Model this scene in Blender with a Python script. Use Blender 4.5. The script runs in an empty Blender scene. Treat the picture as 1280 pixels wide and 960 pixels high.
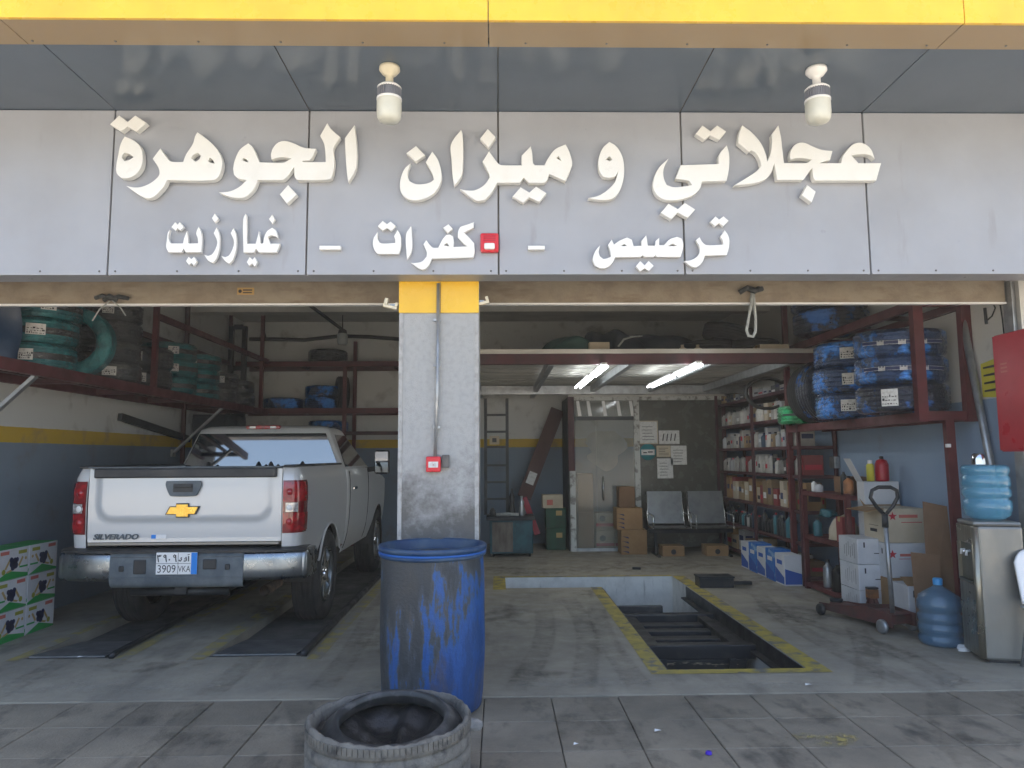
import bpy, bmesh, math, random
from mathutils import Vector, Matrix, Euler
random.seed(7)
S = bpy.context.scene
COL = S.collection
R = math.radians
# ------------------------------------------------------------------ camera
F = 900.0; CAMZ = 1.55
PITCH = math.atan(90 / 900); YAW = math.atan(18 / 900); ROLL = R(-.35)
CAMROT = Matrix.Rotation(-YAW, 3, 'Z') @ Matrix.Rotation(math.pi / 2 + PITCH, 3, 'X') @ Matrix.Rotation(ROLL, 3, 'Z')
cd = bpy.data.cameras.new('camera'); cam = bpy.data.objects.new('camera', cd); COL.objects.link(cam)
cam.location = (0, 0, CAMZ); cam.rotation_euler = CAMROT.to_euler()
cd.sensor_width = 36; cd.lens = F / 1280 * 36; cd.clip_end = 3000; cd.clip_start = .05
S.camera = cam
# ------------------------------------------------------------------ sky, sun, exposure
SUN_EL, SUN_AZ = R(58), R(20)          # the sun stands behind the building, high, a little to the right
w = bpy.data.worlds.new('World'); S.world = w; w.use_nodes = True
nt = w.node_tree; bg = nt.nodes['Background']
sk = nt.nodes.new('ShaderNodeTexSky'); sk.sky_type = 'NISHITA'; sk.sun_disc = False
sk.sun_elevation = SUN_EL; sk.sun_rotation = SUN_AZ; sk.dust_density = 4; sk.air_density = .95; sk.ozone_density = .6
nt.links.new(sk.outputs[0], bg.inputs[0]); bg.inputs[1].default_value = .15
sl = bpy.data.lights.new('sun', 'SUN'); sl.energy = 5; sl.angle = R(.5); sl.color = (1, .95, .87)
so = bpy.data.objects.new('sun', sl); COL.objects.link(so)
sd = Vector((math.sin(SUN_AZ) * math.cos(SUN_EL), math.cos(SUN_AZ) * math.cos(SUN_EL), math.sin(SUN_EL)))
so.rotation_euler = sd.to_track_quat('Z', 'Y').to_euler(); so.location = (0, 0, 30)
vs = S.view_settings; vs.view_transform = 'Standard'; vs.look = 'None'; vs.gamma = 1; vs.use_curve_mapping = False
vs.exposure = 2.0
S.cycles.use_denoising = True
S.cycles.max_bounces = 10; S.cycles.diffuse_bounces = 6; S.cycles.glossy_bounces = 4
S.cycles.caustics_reflective = False; S.cycles.caustics_refractive = False

# ------------------------------------------------------------------ helpers
_M = CAMROT
def ray(px, py): return _M @ Vector(((px - 640) / F, -(py - 480) / F, -1))
def PY(px, py, Y): d = ray(px, py); return Vector((0, 0, CAMZ)) + d * (Y / d.y)
def PZ(px, py, Z): d = ray(px, py); return Vector((0, 0, CAMZ)) + d * ((Z - CAMZ) / d.z)
def PX(px, py, X): d = ray(px, py); return Vector((0, 0, CAMZ)) + d * (X / d.x)

class MB:
    def __init__(s): s.v = []; s.f = []; s.sm = []
    def add(s, vs, fs, smooth=False):
        o = len(s.v); s.v += [tuple(v) for v in vs]
        for f in fs: s.f.append(tuple(i + o for i in f)); s.sm.append(smooth)
        return s
    def box(s, x0, x1, y0, y1, z0, z1, m=None):
        vs = [(x, y, z) for z in (z0, z1) for y in (y0, y1) for x in (x0, x1)]
        if m is not None: vs = [m @ Vector(v) for v in vs]
        return s.add(vs, [(0, 2, 3, 1), (4, 5, 7, 6), (0, 1, 5, 4), (2, 6, 7, 3), (0, 4, 6, 2), (1, 3, 7, 5)])
    def bar(s, a, b, w, h, up=(0, 0, 1)):
        a = Vector(a); b = Vector(b); d = (b - a); L = d.length; d.normalize(); up = Vector(up)
        if abs(d.dot(up)) > .95: up = Vector((0, 1, 0))
        sx = d.cross(up).normalized(); u = sx.cross(d)
        m = Matrix((sx, d, u)).transposed().to_4x4(); m.translation = a
        return s.box(-w / 2, w / 2, 0, L, -h / 2, h / 2, m)
    def tube(s, pts, r, n=8, caps=True, closed=False):
        pts = [Vector(p) for p in pts]; N = len(pts); rings = []
        rr = r if isinstance(r, (list, tuple)) else [r] * N
        prev = None; vs = []
        for i, p in enumerate(pts):
            if closed: t = pts[(i + 1) % N] - pts[i - 1]
            else: t = pts[min(i + 1, N - 1)] - pts[max(i - 1, 0)]
            t.normalize()
            if prev is None:
                a = Vector((0, 0, 1)) if abs(t.z) < .9 else Vector((1, 0, 0)); u = t.cross(a).normalized()
            else: u = (prev - t * prev.dot(t)).normalized()
            prev = u; v = t.cross(u)
            for k in range(n):
                an = 2 * math.pi * k / n; vs.append(p + (u * math.cos(an) + v * math.sin(an)) * rr[i])
        fs = []
        for i in range(N if closed else N - 1):
            j = (i + 1) % N
            for k in range(n): fs.append((i * n + k, i * n + (k + 1) % n, j * n + (k + 1) % n, j * n + k))
        if caps and not closed: fs += [tuple(range(n))[::-1], tuple(range((N - 1) * n, N * n))]
        return s.add(vs, fs, True)
    def lathe(s, prof, n=32, c=(0, 0, 0), axis='Z', a0=0, a1=2 * math.pi):
        c = Vector(c); full = abs(a1 - a0 - 2 * math.pi) < 1e-6; m = n if full else n + 1; vs = []
        for r, z in prof:
            for k in range(m):
                a = a0 + (a1 - a0) * k / n; x, y = r * math.cos(a), r * math.sin(a)
                p = (x, y, z) if axis == 'Z' else ((z, x, y) if axis == 'X' else (y, z, x))
                vs.append(c + Vector(p))
        fs = []
        for i in range(len(prof) - 1):
            for k in range(n):
                k2 = (k + 1) % m; fs.append((i * m + k, i * m + k2, (i + 1) * m + k2, (i + 1) * m + k))
        return s.add(vs, fs, True)
    def grid(s, fn, nu, nv, smooth=True, flip=False):
        vs = [fn(i / nu, j / nv) for j in range(nv + 1) for i in range(nu + 1)]
        fs = []
        for j in range(nv):
            for i in range(nu):
                q = (j * (nu + 1) + i, j * (nu + 1) + i + 1, (j + 1) * (nu + 1) + i + 1, (j + 1) * (nu + 1) + i)
                fs.append(q[::-1] if flip else q)
        return s.add(vs, fs, smooth)
    def mesh(s, name, mats):
        me = bpy.data.meshes.new(name); me.from_pydata(s.v, [], s.f)
        me.polygons.foreach_set('use_smooth', s.sm)
        for m in (mats if isinstance(mats, (list, tuple)) else [mats]): me.materials.append(m)
        me.update(); return me
    def build(s, name, mat, parent=None, world=False, bevel=0, loc=None, rot=None, fixn=True):
        me = s.mesh(name, mat)
        if world and parent is not None: me.transform(Matrix.Translation(-parent.location))
        if fixn:
            bm = bmesh.new(); bm.from_mesh(me); bmesh.ops.recalc_face_normals(bm, faces=bm.faces); bm.to_mesh(me); bm.free()
        o = link(name, me, parent)
        if loc is not None: o.location = loc
        if rot is not None: o.rotation_euler = rot
        if bevel:
            b = o.modifiers.new('bevel', 'BEVEL'); b.width = bevel; b.segments = 2; b.limit_method = 'ANGLE'; b.angle_limit = R(40)
        return o
def link(name, data, parent=None):
    o = bpy.data.objects.new(name, data); COL.objects.link(o); o.parent = parent; return o
def tag(o, label=None, cat=None, group=None, kind=None):
    if label: o['label'] = label
    if cat: o['category'] = cat
    if group: o['group'] = group
    if kind: o['kind'] = kind
    return o
def thing(name, label, cat, loc=(0, 0, 0), rz=0, group=None):
    o = link(name, None); o.location = loc; o.rotation_euler = (0, 0, rz); o.empty_display_size = .1
    return tag(o, label, cat, group)
def struct(name, mb, m, parent=None, **k):
    o = mb.build(name, m, parent, **k)
    if parent is None: o['kind'] = 'structure'
    return o
def text_mb(s, size, extrude=0.0, align='CENTER', frame='front', origin=(0, 0, 0), shear=0, bold=0, sx=1):
    """flat lettering standing in the XZ plane ('front', seen from -Y) or on a face turned to -X ('left')"""
    c = bpy.data.curves.new('t', 'FONT'); c.body = s; c.size = size; c.extrude = extrude; c.align_x = align; c.align_y = 'CENTER'; c.shear = shear; c.offset = bold
    c.resolution_u = 3
    o = bpy.data.objects.new('t', c); COL.objects.link(o)
    dg = bpy.context.evaluated_depsgraph_get(); me = bpy.data.meshes.new_from_object(o.evaluated_get(dg))
    m = MB(); O = Vector(origin)
    def tr(v):
        if frame == 'front': return O + Vector((v.x * sx, -v.z, v.y))
        if frame == 'left': return O + Vector((-v.z, -v.x * sx, v.y))
        return O + Vector((v.x * sx, v.y, v.z))
    m.add([tr(v.co) for v in me.vertices], [tuple(p.vertices) for p in me.polygons])
    bpy.data.objects.remove(o); bpy.data.meshes.remove(me); bpy.data.curves.remove(c)
    return m
def smooth_poly(pts, sub=5, corner=38):
    n = len(pts); P = [Vector((p[0], p[1])) for p in pts]; out = []
    T = []
    for i in range(n):
        a = P[i] - P[i - 1]; b = P[(i + 1) % n] - P[i]
        ang = abs(math.degrees(a.angle(b))) if a.length and b.length else 180
        T.append(None if ang > corner else (P[(i + 1) % n] - P[i - 1]))
    for i in range(n):
        j = (i + 1) % n; p0, p1 = P[i], P[j]; d = (p1 - p0)
        if T[i] is None and T[j] is None: out.append(p0); continue
        L = d.length
        t0 = T[i].normalized() * L if T[i] is not None else d; t1 = T[j].normalized() * L if T[j] is not None else d
        for k in range(sub):
            t = k / sub; h1 = 2 * t**3 - 3 * t**2 + 1; h2 = -2 * t**3 + 3 * t**2; h3 = t**3 - 2 * t**2 + t; h4 = t**3 - t**2
            out.append(p0 * h1 + p1 * h2 + t0 * h3 + t1 * h4)
    return out
def plate_mesh(loops, to3, nrm, th, bevel=0.0):
    """filled outline (first loop) with holes, given thickness th along nrm; loops already lie in 2-D metres"""
    c = bpy.data.curves.new('c', 'CURVE'); c.dimensions = '2D'; c.fill_mode = 'BOTH'; c.extrude = th / 2; c.bevel_depth = bevel; c.bevel_resolution = 1; c.offset = -bevel
    for L in loops:
        sp = c.splines.new('POLY'); sp.points.add(len(L) - 1); sp.use_cyclic_u = True
        for q, p in zip(sp.points, L): q.co = (p[0], p[1], 0, 1)
    o = bpy.data.objects.new('c', c); COL.objects.link(o)
    dg = bpy.context.evaluated_depsgraph_get(); me = bpy.data.meshes.new_from_object(o.evaluated_get(dg))
    m = MB(); m.add([to3(v.co.x, v.co.y, v.co.z) for v in me.vertices], [tuple(p.vertices) for p in me.polygons])
    bpy.data.objects.remove(o); bpy.data.meshes.remove(me); bpy.data.curves.remove(c)
    return m

# ------------------------------------------------------------------ materials
def mat(name, c, rough=.5, metal=0, c2=None, scale=4, lo=.4, hi=.65, detail=8, stretch=(1, 1, 1), c3=None, scale3=1.5, lo3=.52, hi3=.7, stretch3=(1, 1, 1),
        bump=0, bscale=40, bstretch=(1, 1, 1), rvar=.12, coat=0, spec=.5, rand=0, trans=0, ior=1.45, emit=None, estr=0, bands=None, alpha=1, world=False, bdist=.02, grime=None):
    m = bpy.data.materials.new(name); m.use_nodes = True; t = m.node_tree; N = t.nodes; Lk = t.links
    b = N['Principled BSDF']; tc = N.new('ShaderNodeTexCoord'); geo = N.new('ShaderNodeNewGeometry'); SRC = geo.outputs['Position'] if world else tc.outputs['Object']
    def noise(sc, st, det=detail, rg=.6):
        mp = N.new('ShaderNodeMapping'); mp.inputs['Scale'].default_value = st; Lk.new(SRC, mp.inputs[0])
        n = N.new('ShaderNodeTexNoise'); n.inputs['Scale'].default_value = sc; n.inputs['Detail'].default_value = det; n.inputs['Roughness'].default_value = rg
        Lk.new(mp.outputs[0], n.inputs['Vector']); return n.outputs['Fac']
    def rng(f, a, z, o0=0, o1=1):
        r = N.new('ShaderNodeMapRange'); r.inputs[1].default_value = a; r.inputs[2].default_value = z; r.inputs[3].default_value = o0; r.inputs[4].default_value = o1
        Lk.new(f, r.inputs[0]); return r.outputs[0]
    def mix(f, a, z):
        x = N.new('ShaderNodeMix'); x.data_type = 'RGBA'; Lk.new(f, x.inputs[0])
        for s_, i in ((a, 6), (z, 7)):
            if isinstance(s_, tuple): x.inputs[i].default_value = (*s_, 1)
            else: Lk.new(s_, x.inputs[i])
        return x.outputs[2]
    cur = tuple(c)
    if bands:
        sx = N.new('ShaderNodeSeparateXYZ'); Lk.new(tc.outputs['Object'], sx.inputs[0])
        nz = noise(9, (1, 1, 1), 3)
        ad = N.new('ShaderNodeMath'); ad.operation = 'MULTIPLY_ADD'; Lk.new(nz, ad.inputs[0]); ad.inputs[1].default_value = .012; Lk.new(sx.outputs[2], ad.inputs[2])
        for z0, col in bands: cur = mix(rng(ad.outputs[0], z0 + .005, z0 + .009), cur, tuple(col))
    nf = None
    if c2 is not None: nf = noise(scale, stretch); cur = mix(rng(nf, lo, hi), cur, tuple(c2))
    if c3 is not None: cur = mix(rng(noise(scale3, stretch3), lo3, hi3), cur, tuple(c3))
    if grime:      # splashed dirt: (colour, height it reaches, noise scale)
        sg = N.new('ShaderNodeSeparateXYZ'); Lk.new(geo.outputs['Position'], sg.inputs[0]); nn = noise(grime[2], (1, 1, 1), 10, .7)
        ad2 = N.new('ShaderNodeMath'); ad2.operation = 'MULTIPLY_ADD'; Lk.new(nn, ad2.inputs[0]); ad2.inputs[1].default_value = -1.9; Lk.new(sg.outputs[2], ad2.inputs[2])
        cur = mix(rng(ad2.outputs[0], grime[1] - 1.25, grime[1] - .75, .85, 0), cur, tuple(grime[0]))
    if rand:
        oi = N.new('ShaderNodeObjectInfo'); hs = N.new('ShaderNodeHueSaturation'); Lk.new(rng(oi.outputs['Random'], 0, 1, 1 - rand, 1 + rand), hs.inputs['Value'])
        if isinstance(cur, tuple): hs.inputs['Color'].default_value = (*cur, 1)
        else: Lk.new(cur, hs.inputs['Color'])
        cur = hs.outputs[0]
    if isinstance(cur, tuple): b.inputs['Base Color'].default_value = (*cur, 1)
    else: Lk.new(cur, b.inputs['Base Color'])
    b.inputs['Metallic'].default_value = metal; b.inputs['Specular IOR Level'].default_value = spec; b.inputs['Coat Weight'].default_value = coat; b.inputs['Coat Roughness'].default_value = .06
    b.inputs['Transmission Weight'].default_value = trans; b.inputs['IOR'].default_value = ior; b.inputs['Alpha'].default_value = alpha
    if rvar: Lk.new(rng(noise(6, (1, 1, 1), 5), .3, .7, max(.02, rough - rvar), min(1, rough + rvar)), b.inputs['Roughness'])
    else: b.inputs['Roughness'].default_value = rough
    if emit: b.inputs['Emission Color'].default_value = (*emit, 1); b.inputs['Emission Strength'].default_value = estr
    if bump:
        bp = N.new('ShaderNodeBump'); bp.inputs['Strength'].default_value = bump; bp.inputs['Distance'].default_value = bdist
        Lk.new(noise(bscale, bstretch, 6), bp.inputs['Height']); Lk.new(bp.outputs[0], b.inputs['Normal'])
        if coat: Lk.new(bp.outputs[0], b.inputs['Coat Normal'])
    return m
M = {}
M['fascia'] = mat('fascia_panel', (.35, .365, .40), .38, 0, (.305, .315, .34), 1.2, .4, .7, c3=(.27, .272, .28), scale3=2.2, lo3=.62, hi3=.8, stretch3=(3, 1, .5), bump=.06, bscale=1.6, bdist=.05, spec=.5)
M['soffit'] = mat('soffit_panel', (.075, .105, .145), .2, .0, (.062, .09, .125), 1.1, rvar=.06, bump=.05, bscale=1.4, bdist=.05, spec=.7)
M['joint'] = mat('joint_sealant', (.12, .115, .105), .8)
M['yellow_acp'] = mat('yellow_panel', (.82, .50, .03), .3, 0, (.74, .43, .025), 2, rvar=.08)
M['lip'] = mat('lip_shaded_yellow', (.33, .23, .115), .22, 0, (.30, .21, .105), .8, .2, .8, rvar=.05, detail=3)  # yellow panel turned under, its shade put into a browner colour
M['letter'] = mat('letter_face', (.80, .80, .77), .38, 0, (.72, .70, .64), 2.5, .5, .8)
M['letter2'] = mat('letter_small_face', (.82, .82, .80), .4, 0, (.75, .74, .70), 3, .5, .8)
M['rust_bar'] = mat('rusty_bar', (.27, .225, .165), .75, 0, (.21, .165, .12), 7, .42, .66, c3=(.19, .14, .095), scale3=3, stretch3=(1, 1, 4), bump=.15, bscale=60)
M['galv'] = mat('galvanised_steel', (.42, .44, .45), .42, .7, (.30, .31, .32), 10)
M['column'] = mat('column_paint', (.38, .385, .38), .75, 0, (.32, .325, .32), 26, .45, .7, c3=(.20, .195, .185), scale3=4.5, lo3=.63, hi3=.78, bump=.25, bscale=120, world=True, grime=((.085, .08, .072), 1.32, 4.2))
M['concrete'] = mat('concrete_floor', (.36, .325, .255), .6, 0, (.25, .228, .185), 1.7, .38, .66, c3=(.14, .128, .108), scale3=1.5, lo3=.55, hi3=.78, stretch3=(2.2, .7, 1), bump=.18, bscale=35, rvar=.2)
M['tile'] = mat('paving_tile', (.265, .228, .17), .72, 0, (.18, .157, .12), 1.9, .36, .64, c3=(.075, .068, .056), scale3=3.1, lo3=.54, hi3=.72, stretch3=(1.6, .8, 1), bump=.35, bscale=60, rand=.13, rvar=.15, world=True)
M['grout'] = mat('grout', (.10, .092, .078), .9, bump=.3)
M['asphalt'] = mat('forecourt', (.38, .345, .285), .85, 0, (.33, .30, .25), .7, bump=.2)
M['floor_yellow'] = mat('worn_yellow_paint', (.46, .35, .05), .6, 0, (.33, .27, .08), 6, .42, .62, c3=(.15, .145, .125), scale3=6.5, lo3=.50, hi3=.60, bump=.15)
WALLB = [(1.705, (.55, .37, .04)), (1.855, (.60, .615, .60))]
M['wall'] = mat('painted_wall', (.20, .255, .32), .7, 0, None, bands=WALLB, c3=(.19, .18, .165), scale3=2.6, lo3=.55, hi3=.82, bump=.1, bscale=25)
M['wall_right'] = mat('painted_wall_right', (.24, .33, .45), .65, 0, None, bands=[(2.0, (.60, .60, .57))], c3=(.22, .21, .19), scale3=2.2, lo3=.62, hi3=.85, bump=.1, bscale=25)
M['ceiling'] = mat('ceiling_paint', (.55, .55, .52), .85, 0, (.44, .44, .42), 1.5)
M['roof'] = mat('roof_screed', (.4, .39, .37), .9)
M['pit_wall'] = mat('pit_wall_paint', (.70, .71, .69), .7, 0, (.52, .53, .51), 5, .45, .75, c3=(.12, .12, .11), scale3=3, lo3=.6, hi3=.8, stretch3=(4, 4, .6))
M['pit_floor'] = mat('oily_floor', (.03, .034, .036), .35, 0, (.06, .06, .055), 3)
M['black_steel'] = mat('oily_black_steel', (.018, .022, .027), .42, .2, (.05, .05, .048), 7, .5, .75, bump=.1)
M['maroon'] = mat('maroon_steel', (.115, .022, .026), .5, 0, (.085, .02, .022), 6, rvar=.15, c3=(.05, .03, .028), scale3=5, lo3=.62, hi3=.75)
M['maroon_d'] = mat('dull_maroon_steel', (.085, .028, .032), .6, 0, (.05, .025, .028), 5)
M['rubber'] = mat('rubber', (.024, .025, .027), .7, 0, (.038, .038, .038), 9, bump=.08)
M['rubber_old'] = mat('dusty_rubber', (.115, .11, .098), .85, 0, (.19, .18, .155), 9, .38, .65, c3=(.04, .04, .04), scale3=14, bump=.4, bscale=60)
def foil(name, c, c2, st=(1, 1, 1), bump=.9, metal=.35, lo=.5, hi=.62):
    return mat(name, c, .14, metal, c2, 3.6, lo, hi, stretch=st, detail=10, bump=bump, bscale=9, bdist=.07, rvar=.06, coat=1)
M['foil_blue'] = foil('blue_foil', (.012, .05, .15), (.06, .32, .9), metal=.6, lo=.49, hi=.57)  # bright second colour paints crease highlights into the wrap
M['foil_navy'] = foil('navy_foil', (.008, .016, .04), (.04, .2, .6), metal=.5, lo=.53, hi=.61)
M['foil_teal'] = foil('teal_foil', (.012, .13, .145), (.03, .24, .26), metal=.15)
M['foil_grey'] = foil('clear_wrap', (.06, .065, .065), (.28, .29, .28), metal=.15, lo=.52, hi=.75)
M['foil_green'] = foil('green_foil', (.004, .20, .06), (.02, .55, .2), metal=.5)
M['foil_dark'] = foil('dark_wrap', (.015, .018, .02), (.07, .075, .075), metal=.1)
M['dark_gloss'] = mat('film_over_tread', (.012, .014, .016), .14, 0, (.10, .11, .11), 16, .56, .64, stretch=(1, 1, 3), bump=.8, bscale=30, coat=1)
M['paper'] = mat('paper', (.68, .68, .66), .7, 0, (.55, .55, .53), 30, .5, .6, rvar=.05)
M['ink'] = mat('print_black', (.03, .03, .035), .6, rvar=0)
M['ink_red'] = mat('print_red', (.45, .03, .05), .6, rvar=0)
M['ink_blue'] = mat('print_blue', (.03, .10, .38), .6, rvar=0)
M['ink_green'] = mat('print_green', (.02, .28, .06), .6, rvar=0)
M['ink_olive'] = mat('print_olive', (.30, .30, .04), .6, rvar=0)
M['ink_pink'] = mat('print_salmon', (.5, .14, .11), .6, rvar=0)
M['ink_navy'] = mat('print_navy', (.02, .03, .09), .6, rvar=0)
M['ink_tan'] = mat('print_tan', (.42, .30, .12), .6, rvar=0)
M['carton'] = mat('brown_carton', (.33, .20, .095), .8, 0, (.26, .155, .075), 3, bump=.05, rand=.12)
M['green_box'] = mat('green_box', (.022, .085, .045), .6, 0, (.03, .06, .04), 5)
M['carton_w'] = mat('white_carton', (.62, .63, .64), .7, 0, (.50, .51, .53), 2.5, bump=.04, rand=.06)
M['carton_c'] = mat('cream_carton', (.55, .48, .36), .75, 0, (.46, .39, .28), 3, bump=.04)
M['truck_paint'] = mat('silver_paint', (.60, .61, .61), .32, .12, None, rvar=0, coat=.6, spec=.5)
M['chrome'] = mat('chrome', (.72, .74, .76), .12, 1, (.5, .51, .52), 6, .5, .75, rvar=.07)
M['chrome_dull'] = mat('dull_chrome', (.30, .325, .345), .30, 1, (.19, .21, .23), 7, .45, .7, rvar=.1)
M['grey_plastic'] = mat('dusty_plastic', (.085, .105, .12), .6, 0, (.16, .18, .19), 5, .42, .68, bump=.08)
M['black_plastic'] = mat('black_plastic', (.02, .022, .025), .45, 0, (.035, .036, .038), 8)
M['glass_dark'] = mat('tinted_glass', (.006, .012, .016), .03, 0, rvar=0, spec=.7, coat=1, ior=2.2)
M['lens_red'] = mat('red_lens', (.36, .006, .012), .12, 0, (.2, .004, .008), 18, .45, .55, rvar=.04, coat=.8)
M['lens_dark'] = mat('dark_red_lens', (.16, .004, .008), .12, 0, rvar=.04, coat=.8)
M['lens_clear'] = mat('clear_lens', (.62, .60, .58), .15, .3, (.25, .24, .24), 30, rvar=.05, coat=.8)
M['gold'] = mat('gold_emblem', (.80, .52, .10), .28, .6, (.70, .40, .06), 14, rvar=.06)
M['plate'] = mat('plate_white', (.80, .80, .79), .45, rvar=.05)
M['plate_blue'] = mat('plate_blue', (.01, .22, .70), .45, rvar=.05)
M['rusty'] = mat('rusty_steel', (.20, .13, .085), .8, .2, (.10, .075, .055), 12)
def drum_material():
    m = mat('scuffed_blue_plastic', (.05, .06, .068), .48, 0, None, bump=.2, bscale=45); t = m.node_tree; N = t.nodes; L = t.links; b = N['Principled BSDF']
    tc = N.new('ShaderNodeTexCoord')
    def nz(sc, st, det=10, rg=.65):
        mp = N.new('ShaderNodeMapping'); mp.inputs['Scale'].default_value = st; L.new(tc.outputs['Object'], mp.inputs[0])
        n = N.new('ShaderNodeTexNoise'); n.inputs['Scale'].default_value = sc; n.inputs['Detail'].default_value = det; n.inputs['Roughness'].default_value = rg; L.new(mp.outputs[0], n.inputs[0]); return n.outputs['Fac']
    def ma(op, a, c):
        x = N.new('ShaderNodeMath'); x.operation = op
        for k, v in ((0, a), (1, c)):
            if isinstance(v, (int, float)): x.inputs[k].default_value = v
            else: L.new(v, x.inputs[k])
        return x.outputs[0]
    sp = N.new('ShaderNodeSeparateXYZ'); L.new(tc.outputs['Object'], sp.inputs[0])
    f = ma('ADD', ma('MULTIPLY', nz(3.2, (1, 1, .42)), .9), ma('MULTIPLY', nz(16, (1.3, 1.3, .22)), .5))
    f = ma('ADD', f, ma('MULTIPLY', ma('SUBTRACT', .5, sp.outputs[2]), .16)); f = ma('ADD', f, ma('MULTIPLY', sp.outputs[0], .2)); f = ma('ADD', f, .03)
    r = N.new('ShaderNodeValToRGB'); L.new(f, r.inputs[0]); e = r.color_ramp.elements
    e[0].position = .50; e[0].color = (.036, .040, .043, 1); e[1].position = .90; e[1].color = (.011, .055, .18, 1)
    for p, c in ((.66, (.030, .037, .045, 1)), (.735, (.05, .062, .075, 1)), (.755, (.02, .075, .20, 1)), (.80, (.014, .08, .28, 1))): q = e.new(p); q.color = c
    scr = N.new('ShaderNodeMapRange'); scr.inputs[1].default_value = .66; scr.inputs[2].default_value = .72; L.new(nz(22, (1.6, 1.6, .16), 12, .75), scr.inputs[0])
    mx = N.new('ShaderNodeMix'); mx.data_type = 'RGBA'; L.new(scr.outputs[0], mx.inputs[0]); L.new(r.outputs[0], mx.inputs[6]); mx.inputs[7].default_value = (.22, .24, .25, 1)
    bt_ = N.new('ShaderNodeMapRange'); bt_.inputs[1].default_value = .54; bt_.inputs[2].default_value = .66; L.new(nz(9, (1, 1, .3), 12), bt_.inputs[0]); bt_.inputs[4].default_value = .6
    m2 = N.new('ShaderNodeMix'); m2.data_type = 'RGBA'; L.new(bt_.outputs[0], m2.inputs[0]); L.new(mx.outputs[2], m2.inputs[6]); m2.inputs[7].default_value = (.075, .066, .055, 1)
    L.new(m2.outputs[2], b.inputs['Base Color']); return m
M['drum'] = drum_material()
M['drum_rim'] = mat('blue_plastic_rim', (.012, .045, .12), .45, 0, (.05, .09, .15), 7)
M['stone'] = mat('mortar', (.33, .31, .28), .9, 0, (.22, .21, .19), 12, bump=.5)
M['red_paint'] = mat('red_paint', (.42, .015, .03), .35, 0, (.34, .012, .025), 3)
M['alarm_red'] = mat('alarm_red', (.62, .02, .035), .35, rvar=.05)
M['clear_plastic'] = mat('clear_plastic', (.8, .8, .78), .12, 0, rvar=.04, spec=.6)
M['bulb'] = mat('bulb_diffuser', (.62, .62, .54), .35, 0, (.52, .52, .45), 4)
M['cream_plastic'] = mat('cream_plastic', (.66, .60, .45), .4)
M['white_plastic'] = mat('white_plastic', (.78, .78, .77), .4)
M['bulb_fin'] = mat('bulb_cooling_fins', (.25, .26, .30), .4, .3, rvar=.05)
M['corrug'] = mat('corrugated_sheet', (.60, .585, .53), .5, .2, (.40, .39, .36), 2.5, stretch=(.4, 1, 1))
M['tube_lamp'] = mat('lamp_tube', (.9, .9, .9), .5, rvar=0, emit=(.92, .97, 1), estr=5)
M['glass'] = mat('booth_glass', (.34, .36, .33), .06, 0, (.44, .45, .41), 2, rvar=.03, alpha=.26, spec=.8)
M['glass_wall'] = mat('dusty_dark_glass', (.085, .085, .072), .25, 0, (.11, .108, .09), 2, rvar=.1)
M['teal_steel'] = mat('teal_enamel', (.02, .10, .125), .5, 0, (.015, .06, .075), 6)
M['dark_cloth'] = mat('dark_tarpaulin', (.03, .042, .055), .8, 0, (.05, .06, .07), 5, bump=.4, bscale=12)
M['green_cloth'] = mat('green_tarpaulin', (.035, .085, .075), .8, 0, (.05, .11, .10), 5, bump=.4, bscale=12)
M['rope'] = mat('pale_rope', (.42, .44, .42), .8, 0, (.3, .31, .3), 40, bump=.5, bscale=140)
M['rope_dark'] = mat('dark_rope', (.03, .035, .035), .8, 0, (.06, .06, .06), 40, bump=.5)
M['steel_seat'] = mat('perforated_steel', (.32, .33, .33), .4, .7, (.24, .25, .25), 6)
M['cooler_side'] = mat('cooler_grey', (.28, .275, .25), .42, .55, (.20, .20, .185), 2, .4, .7, stretch=(1, 1, .6))
M['cooler_front'] = mat('brushed_champagne_steel', (.36, .33, .26), .32, .8, (.26, .24, .19), 4, stretch=(6, 6, .5))
M['cooler_dark'] = mat('cooler_recess', (.09, .10, .085), .35, .4)
M['bottle'] = mat('blue_bottle', (.10, .34, .50), .06, 0, rvar=.03, alpha=.55, spec=.8, coat=.5)
M['bottle_b'] = mat('blue_bottle_dusty', (.09, .20, .31), .10, 0, (.13, .25, .36), 5, rvar=.05, alpha=.6, spec=.8, coat=.4)
M['water'] = mat('blue_cap', (.05, .30, .62), .4)
M['jack_red'] = mat('grimy_red', (.13, .045, .042), .55, .1, (.07, .045, .042), 7)
M['orange'] = mat('orange_steel', (.38, .15, .05), .55, 0, (.10, .06, .04), 9)
M['brown_board'] = mat('brown_board', (.21, .12, .065), .75, 0, (.17, .10, .055), 3)
M['wood_red'] = mat('stained_plank', (.10, .05, .045), .65, 0, (.07, .036, .034), 5, stretch=(1, 1, .3))
M['sign_yellow'] = mat('sign_yellow', (.62, .56, .06), .55)
M['oilbox_blue'] = mat('blue_oil_carton', (.025, .16, .48), .5, 0, (.3, .45, .6), 6, .56, .64)
M['booth_post'] = mat('flaking_white_paint', (.55, .56, .53), .6, 0, (.22, .21, .19), 9, .52, .6)

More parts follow.
